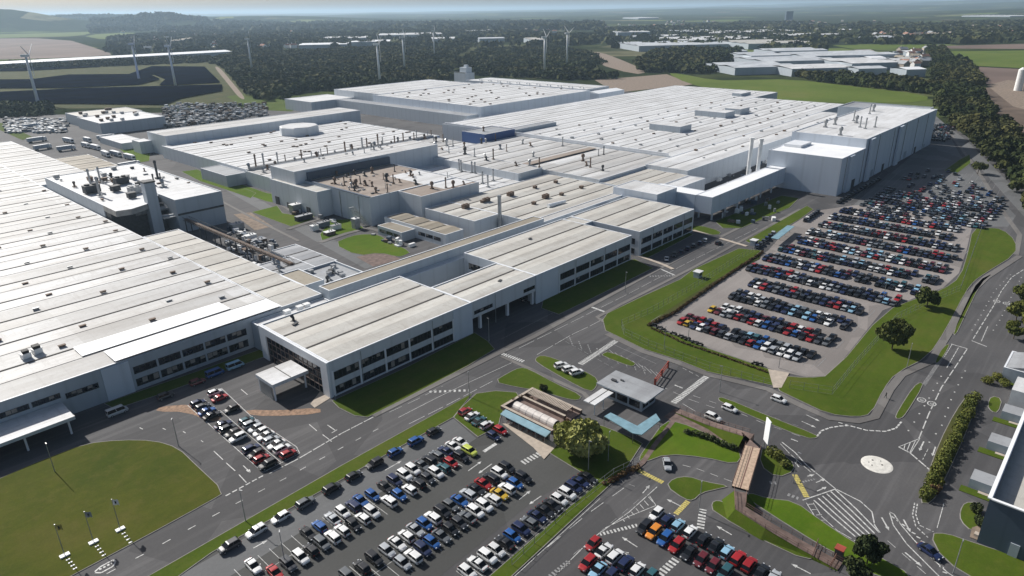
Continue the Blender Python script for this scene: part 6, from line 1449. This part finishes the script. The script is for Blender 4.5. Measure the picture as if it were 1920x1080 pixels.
for i, (px, py, l) in enumerate(TBL):
    o = tb if i == 0 else clone(tb); o.location = (*gp(px, py), 0); o.rotation_euler = (0, 0, R(150) + random.uniform(-.15, .15)); tag(o, l, 'wind turbine', 'wind turbines')

# ------------------------------------------------------------------ solar panels, woods, far buildings
def inside(poly, x, y):
    r = np.zeros(x.shape, bool); j = len(poly) - 1
    for i in range(len(poly)):
        xi, yi = poly[i]; xj, yj = poly[j]
        if yi != yj: r ^= ((yi > y) != (yj > y)) & (x < (xj - xi) * (y - yi) / (yj - yi) + xi)
        j = i
    return r
def clipline(poly, y):
    xs = []; n = len(poly)
    for i in range(n):
        (xa, ya), (xb, yb) = poly[i], poly[(i+1) % n]
        if (ya > y) != (yb > y): xs.append(xa + (y - ya) * (xb - xa) / (yb - ya))
    xs.sort(); return list(zip(xs[::2], xs[1::2]))
for i, (px, l) in enumerate((([(-60, 178), (150, 168), (417, 161), (417, 172), (340, 186), (310, 198), (150, 196), (-60, 196)], 'dark solar panel rows nearest the factory'),
    ([(-60, 152), (60, 151), (130, 142), (280, 141), (300, 150), (262, 160), (120, 166), (-60, 167)], 'dark solar panel rows in the middle strip'), ([(285, 126), (384, 127), (413, 156), (335, 160), (300, 161), (312, 150), (290, 141), (245, 140)], 'dark solar panel rows at the right of the solar farm'),
    ([(-60, 126), (150, 121), (190, 126), (40, 134), (-60, 135)], 'dark solar panel rows at the back of the solar farm'))):
    poly = gps(px); b = MB(); ys = [p[1] for p in poly]; y = min(ys) + 2
    while y < max(ys):
        for xa, xb in clipline(poly, y):
            b.face([(xa, y, 2.5), (xb, y, 2.5), (xb, y + 3.3, .8), (xa, y + 3.3, .8)]); b.face([(xa, y - .02, 2.48), (xa, y + 3.28, .78), (xb, y + 3.28, .78), (xb, y - .02, 2.48)])
        y += 3.9
    tag(b.build('solar_panels', M['solar']), l, 'solar panels', kind='stuff')
def wood(px, spacing, h, quads, size, m, name, lab, seed=1, jitter=.35, maxn=14000, zfun=False, gap=None):
    poly = gps(px); g = np.random.default_rng(seed); xs = [p[0] for p in poly]; ys = [p[1] for p in poly]
    nx = int((max(xs) - min(xs)) / spacing) + 1; ny = int((max(ys) - min(ys)) / spacing) + 1
    X, Y = np.meshgrid(min(xs) + np.arange(nx) * spacing, min(ys) + np.arange(ny) * spacing); X = X.ravel() + g.normal(size=nx * ny) * spacing * jitter; Y = Y.ravel() + g.normal(size=nx * ny) * spacing * jitter
    k = inside(poly, X, Y) & (g.random(X.size) < .93); X, Y = X[k], Y[k]
    if gap:                                                     # open fields between the tree belts
        u = (X * .8 + Y * .6) / gap; v = (Y * .8 - X * .6) / gap; uu = u + .35 * np.sin(v * 1.7); vv = v + .35 * np.sin(u * 1.3)
        e = np.minimum(np.abs((uu % 1) - .5), np.abs((vv % 1) - .5)); cell = np.sin(np.floor(uu + .5) * 12.9898 + np.floor(vv + .5) * 78.233) * 43758.5453 % 1
        k = (e < .05) | (cell < .42) | (g.random(len(X)) < .05); X, Y = X[k], Y[k]
    if len(X) > maxn: q = g.permutation(len(X))[:maxn]; X, Y = X[q], Y[q]
    n = len(X); sc_ = g.uniform(.55, 1.25, n); Z = terrain_z(X, Y) if zfun else np.zeros(n)
    d = g.normal(size=(n, quads, 3)); d[:, :, 2] = np.abs(d[:, :, 2]) * 1.0 - .12; d /= np.linalg.norm(d, axis=2)[:, :, None]
    r = (spacing * .62) * sc_[:, None] * g.uniform(.75, 1.1, (n, quads))
    cx = X[:, None] + d[:, :, 0] * r; cy = Y[:, None] + d[:, :, 1] * r; cz = Z[:, None] + h * sc_[:, None] * (.42 + .52 * d[:, :, 2])
    C_ = np.stack([cx, cy, cz], 2).reshape(-1, 3); D = d.reshape(-1, 3)
    nr = D + g.normal(size=D.shape) * .45; nr /= np.linalg.norm(nr, axis=1)[:, None]
    a = np.cross(nr, g.normal(size=D.shape)); a /= np.linalg.norm(a, axis=1)[:, None]; b_ = np.cross(nr, a); s = size * g.uniform(.6, 1.4, len(D))[:, None]
    V = np.stack([C_ - a*s - b_*s*.7, C_ + a*s*.8 - b_*s, C_ + a*s + b_*s*.7, C_ - a*s*.7 + b_*s], 1).reshape(-1, 3)
    tag(put(name, quad_mesh(name, V, M[m])), lab, 'woodland', kind='stuff')
wood([(402, 118), (480, 104), (640, 94), (730, 92), (880, 92), (850, 108), (900, 132), (1010, 140), (1130, 142), (1160, 148), (1060, 151), (1000, 147), (870, 141), (840, 152), (700, 163), (560, 176), (500, 190), (470, 182), (450, 160), (425, 132)], 10, 9, 26, 2.3, 'wood', 'woodland', 'dark mixed woodland behind the stamping hall with turbines in it', 2)
wood([(1190, 122), (1225, 100), (1290, 95), (1395, 97), (1375, 112), (1335, 139), (1262, 137), (1200, 136)], 10, 11, 26, 2.3, 'wood', 'woodland', 'dark block of woodland left of the distant grey sheds', 3)
wood([(900, 92), (1040, 86), (1110, 98), (1130, 118), (1100, 140), (1020, 142), (930, 138), (860, 112)], 16, 4, 16, 2.2, 'wood', 'woodland', 'scattered scrub trees on the heath mound', 4, .6)
wood([(1475, 139), (1560, 143), (1650, 150), (1740, 158), (1752, 178), (1640, 166), (1520, 152)], 8, 9, 34, 1.9, 'wood', 'tree_belt', 'dark tree belt between the green field and the grey sheds', 5)
wood([(1735, 92), (1770, 92), (1800, 135), (1822, 165), (1865, 215), (1895, 250), (1960, 320), (1960, 440), (1905, 372), (1872, 318), (1820, 268), (1785, 235), (1757, 212), (1752, 175), (1745, 130)], 7.5, 9.5, 90, 1.0, 'wood', 'tree_belt', 'thick tree belt beside the dual carriageway on the right', 6)
wood([(1792, 112), (1815, 118), (1845, 158), (1832, 168), (1808, 142)], 8, 9, 34, 1.8, 'wood', 'tree_belt', 'narrow tree belt on the field side of the dual carriageway', 7)
wood([(-60, 197), (95, 197), (100, 214), (40, 220), (-60, 222)], 9, 5, 30, 1.8, 'wood', 'scrub_thicket', 'dark thicket at the left between solar panels and lorry yard', 8)
wood([(-60, 121), (200, 115), (398, 109), (396, 117), (200, 125), (-60, 133)], 9, 7, 22, 2.3, 'wood', 'tree_belt', 'dark tree line in front of the extremely long white shed', 19)
wood([(390, 20 + 100), (445, 99), (500, 95), (520, 104), (430, 118)], 12, 9, 20, 2.6, 'wood', 'woodland', 'edge of the wood beyond the long white roof', 9)
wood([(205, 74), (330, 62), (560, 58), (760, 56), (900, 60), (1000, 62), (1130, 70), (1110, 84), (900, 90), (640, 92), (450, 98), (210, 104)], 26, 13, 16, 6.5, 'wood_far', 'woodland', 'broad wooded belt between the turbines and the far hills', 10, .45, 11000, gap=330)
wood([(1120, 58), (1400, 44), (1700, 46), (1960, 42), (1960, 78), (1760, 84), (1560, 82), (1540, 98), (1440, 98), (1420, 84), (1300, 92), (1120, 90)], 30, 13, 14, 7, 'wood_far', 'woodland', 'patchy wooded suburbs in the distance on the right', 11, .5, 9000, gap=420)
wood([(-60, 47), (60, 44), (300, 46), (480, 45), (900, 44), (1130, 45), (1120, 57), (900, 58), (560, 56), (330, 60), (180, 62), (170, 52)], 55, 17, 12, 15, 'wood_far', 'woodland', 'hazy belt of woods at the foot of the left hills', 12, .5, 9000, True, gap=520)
wood([(150, 52), (190, 42), (215, 36), (380, 38), (400, 46), (300, 50)], 40, 16, 14, 11, 'wood_far', 'woodland', 'woods on the slope of the monument hill', 13, .45, 5000, True) if False else None

def fshed(px, py, wpx, dpx, h, roof, lab, ang=None, name='warehouse', grp='distant warehouses', wallm='clad_grey'):
    a, c = gp(px - wpx/2, py, 0), gp(px + wpx/2, py, 0); f0, f1 = gp(px, py + dpx/2), gp(px, py - dpx/2)
    L_ = math.hypot(c[0]-a[0], c[1]-a[1]); W__ = math.hypot(f1[0]-f0[0], f1[1]-f0[1]); x, y = gp(px, py)
    ang = HEAD - math.pi/2 + R(8) if ang is None else ang
    r = empty(name, lab, 'warehouse', (x, y, 0), ang, grp)
    b = MB(); b.box(-L_/2, L_/2, -W__/2, W__/2, 0, h); b.build('wall', M[wallm], r)
    b = MB(); n = max(1, int(W__ / 45))
    for k in range(n):
        p, q = -W__/2 + k*W__/n, -W__/2 + (k+1)*W__/n; m_ = (p+q)/2
        b.face([(-L_/2 - 1, p, h + .05), (L_/2 + 1, p, h + .05), (L_/2 + 1, m_, h + 2.2), (-L_/2 - 1, m_, h + 2.2)]); b.face([(-L_/2 - 1, m_, h + 2.2), (L_/2 + 1, m_, h + 2.2), (L_/2 + 1, q, h + .05), (-L_/2 - 1, q, h + .05)])
    b.build('roof', M[roof], r)
FSL = [(1405, 134, 125, 11, 'roof_pale', 'pale grey warehouse, front left of the grey estate'), (1470, 122, 150, 9, 'roof_pale', 'wide grey warehouse in the middle of the grey estate'), (1560, 111, 195, 8, 'roof_pale', 'longest grey warehouse at the back of the estate'),
       (1600, 126, 100, 10, 'roof_white', 'white roofed warehouse right of the middle in the estate'), (1515, 138, 125, 8, 'roof_white', 'white low unit at the front of the estate beside the trees'), (1620, 141, 60, 4, 'roof_pale', 'small grey unit at the front right of the estate'),
       (1700, 143, 42, 4, 'roof_bright', 'bright white small warehouse among trees right of the estate'), (1420, 112, 80, 7, 'roof_pale', 'grey warehouse at the back left of the estate'), (1480, 103, 110, 5, 'roof_pale', 'narrow grey shed behind the estate'),
       (1255, 91, 170, 8, 'roof_pale', 'flat grey distribution shed above the woodland block'), (1330, 80, 170, 6, 'roof_white', 'pale distribution shed above the flat grey one'), (1430, 88, 130, 7, 'roof_beige', 'beige distribution shed above the estate'), (1395, 66, 190, 4, 'roof_white', 'farthest wide white distribution shed'),
       (1300, 64, 80, 3, 'roof_pale', 'small grey shed left of the farthest white one'), (1500, 72, 110, 4, 'roof_white', 'white shed right of the farthest wide one'), (610, 91, 76, 3, 'roof_bright', 'bright white long shed at the wood edge, left'), (697, 85, 62, 3, 'roof_bright', 'bright white long shed at the wood edge, right'),
       (650, 77, 66, 3, 'roof_white', 'white shed behind the bright pair'), (770, 70, 100, 3, 'roof_white', 'white shed group above the middle turbines'), (832, 79, 40, 3, 'roof_white', 'small white shed right of the middle turbines'), (895, 63, 50, 2, 'roof_white', 'distant white shed above the heath mound'),
       (920, 79, 44, 2, 'roof_pale', 'distant grey shed left of the heath mound'), (1000, 81, 22, 4, 'roof_beige', 'small beige farm building on the heath mound'), (1180, 66, 60, 2, 'roof_white', 'distant white strip shed before the suburbs'),
       (345, 81, 14, 6, 'roof_tan', 'tan gabled hall among the trees above the solar farm'), (1200, 36, 30, 1.5, 'roof_white', 'tiny white hall on the far plain'), (1650, 78, 60, 3, 'roof_pale', 'low grey school building among suburb trees'), (1560, 62, 50, 2.5, 'roof_white', 'white supermarket shed among the suburb trees'), (1870, 33, 60, 2, 'roof_white', 'white sheds on the far right rise')]
random.seed(66)
for k in range(26):
    px = random.uniform(1370, 1700); py = random.uniform(100, 140)
    if px > 1640 and py > 120: continue
    fshed(px, py, random.uniform(14, 40), random.uniform(1.5, 3.5), random.uniform(5, 8), random.choice(('roof_white', 'roof_pale', 'roof_bright', 'roof_beige')), 'small pale unit in the packed rows of the grey estate', HEAD - math.pi/2 + R(8 + random.uniform(-3, 3)), 'warehouse', 'small units of the grey estate')
for k in range(26):
    px = random.uniform(1150, 1560); py = random.uniform(62, 96)
    fshed(px, py, random.uniform(16, 60), random.uniform(1, 2.6), random.uniform(7, 11), random.choice(('roof_white', 'roof_pale', 'roof_beige')), 'small pale shed on the distant estate above the woodland block', None, 'warehouse', 'small sheds of the distant estate')
for f_ in FSL: fshed(f_[0], f_[1], f_[2], f_[3], 11 if f_[1] > 95 else 13, f_[4], f_[5])
LW = bld('long_warehouse', 'extremely long low white roofed shed stretching behind the solar farm', 'warehouse')
walls_roof(LW, 150, 870, 1775, 1850, 9, 'clad_grey', 'roof_bright', parapet=0, pitch=3, step=80)
SL = bld('silo_pair', 'white cylindrical silos at the right edge above the building site', 'silo')
for k, (dx, hh) in enumerate(((0, 24), (9, 19), (18, 15))):
    x, y = gp(1908, 170); b = MB(); b.tube((x + dx * .3, y - dx, 0), (x + dx * .3, y - dx, hh), 4.2, 4.2, 18); b.tube((x + dx * .3, y - dx, hh), (x + dx * .3, y - dx, hh + 2.5), 4.2, 1, 18); b.build('silo', M['white'], SL, False)
TB = bld('tower_block', 'lone dark tower block on the far plain at the right of centre', 'tower block')
x, y = polar(1480, 5200); b = MB(); b.obox(x, y, HEAD, 22, 45, 0, 62); b.build('wall', M['clad_navy'], TB)
# the monument: a dark columned temple on its hill
hx, hy = polar(297, 6550); hz_ = float(terrain_z(np.array([hx]), np.array([hy]))[0])
MO = empty('hilltop_monument', 'dark columned temple monument on top of the rounded hill at the left', 'monument', (hx, hy, hz_ - 1), HEAD - math.pi / 2); MO.scale = (1.35, 1.35, 1.35)
b = MB(); b.box(-19, 19, -10, 10, 0, 3); b.build('plinth', M['dark'], MO)
for i in range(7):
    for s in (-1, 1): b = MB(); b.tube((-16 + i * 5.33, s * 8, 3), (-16 + i * 5.33, s * 8, 15), 1.3, n=8); b.build('column', M['dark'], MO)
b = MB(); b.box(-18, 18, -9.5, 9.5, 15, 19); b.face([(-18, -9.5, 19), (-18, 9.5, 19), (-18, 0, 22.5)]); b.face([(18, -9.5, 19), (18, 9.5, 19), (18, 0, 22.5)]); b.build('entablature', M['dark'], MO)
# distant houses
def house_mesh(k):
    b = MB(); b.box(-6, 6, -4, 4, 0, 5.5, 0); b.face([(-6.4, -4.4, 5.4), (6.4, -4.4, 5.4), (6.4, 0, 8.5), (-6.4, 0, 8.5)], 1); b.face([(-6.4, 0, 8.5), (6.4, 0, 8.5), (6.4, 4.4, 5.4), (-6.4, 4.4, 5.4)], 1)
    b.face([(-6, -4, 5.5), (-6, 4, 5.5), (-6, 0, 8.4)], 0); b.face([(6, -4, 5.5), (6, 0, 8.4), (6, 4, 5.5)], 0); b.box(2, 3, -.5, .5, 8, 9.8, 0)
    return b.mesh('house', [M[('white', 'cream', 'brick')[k]], M[('terracotta', 'roof_grey', 'roof_tan')[k]]])
HM = [house_mesh(k) for k in range(3)]; random.seed(50)
for (xa, xb, ya, yb, n, l, g_) in ((1640, 1900, 52, 78, 90, 'small house in the hazy suburb at the right of the sheds', 'suburb houses on the right'), (230, 560, 60, 96, 70, 'small house among trees above the solar farm', 'village houses on the left'),
        (900, 1640, 40, 62, 100, 'small house on the hazy plain beyond the sheds', 'houses on the far plain'), (1680, 1735, 95, 130, 26, 'small house beside the right tree belt behind the sheds', 'houses behind the grey estate')):
    for i in range(n):
        px, py = random.uniform(xa, xb), random.uniform(ya, yb); x, y = gp(px, py); o = put('house', HM[random.choice((0, 0, 1, 2))], None, (x, y, float(terrain_z(np.array([x]), np.array([y]))[0])), random.uniform(0, 3.1))
        s_ = random.uniform(1.0, 1.7); o.scale = (s_, s_, s_); tag(o, l, 'house', g_)
# the dual carriageway on the right
strip([(1762, 84), (1790, 118), (1812, 150), (1838, 200), (1880, 240), (1925, 278), (1990, 330)], 'pave', 'road', 11, 0.1)
strip([(1700, 200), (1740, 212), (1762, 232), (1800, 262), (1842, 305), (1905, 372), (1960, 430)], 'greylot', 'road', 8, 0.06)
x, y = gp(1885, 243); add_car(x, y, HEAD, 'w', 'van', 'white van on the dual carriageway beside the tree belt', 'vehicles on the roads', False, .12)

# ------------------------------------------------------------------ haze
hm = bpy.data.materials.new("haze"); hm.use_nodes = True; hn = hm.node_tree; hn.nodes.clear()
pv = hn.nodes.new("ShaderNodeVolumePrincipled"); pv.inputs["Color"].default_value = (0.60, 0.80, 1.0, 1); pv.inputs["Density"].default_value = 0.00006; pv.inputs["Anisotropy"].default_value = 0.3
ho = hn.nodes.new("ShaderNodeOutputMaterial"); hn.links.new(pv.outputs[0], ho.inputs["Volume"])
b = MB(); b.box(-62000, 62000, -62000, 62000, -2, 262); hz_o = b.build('haze', hm); tag(hz_o, 'thin pale blue haze over the whole landscape', 'haze', kind='stuff')
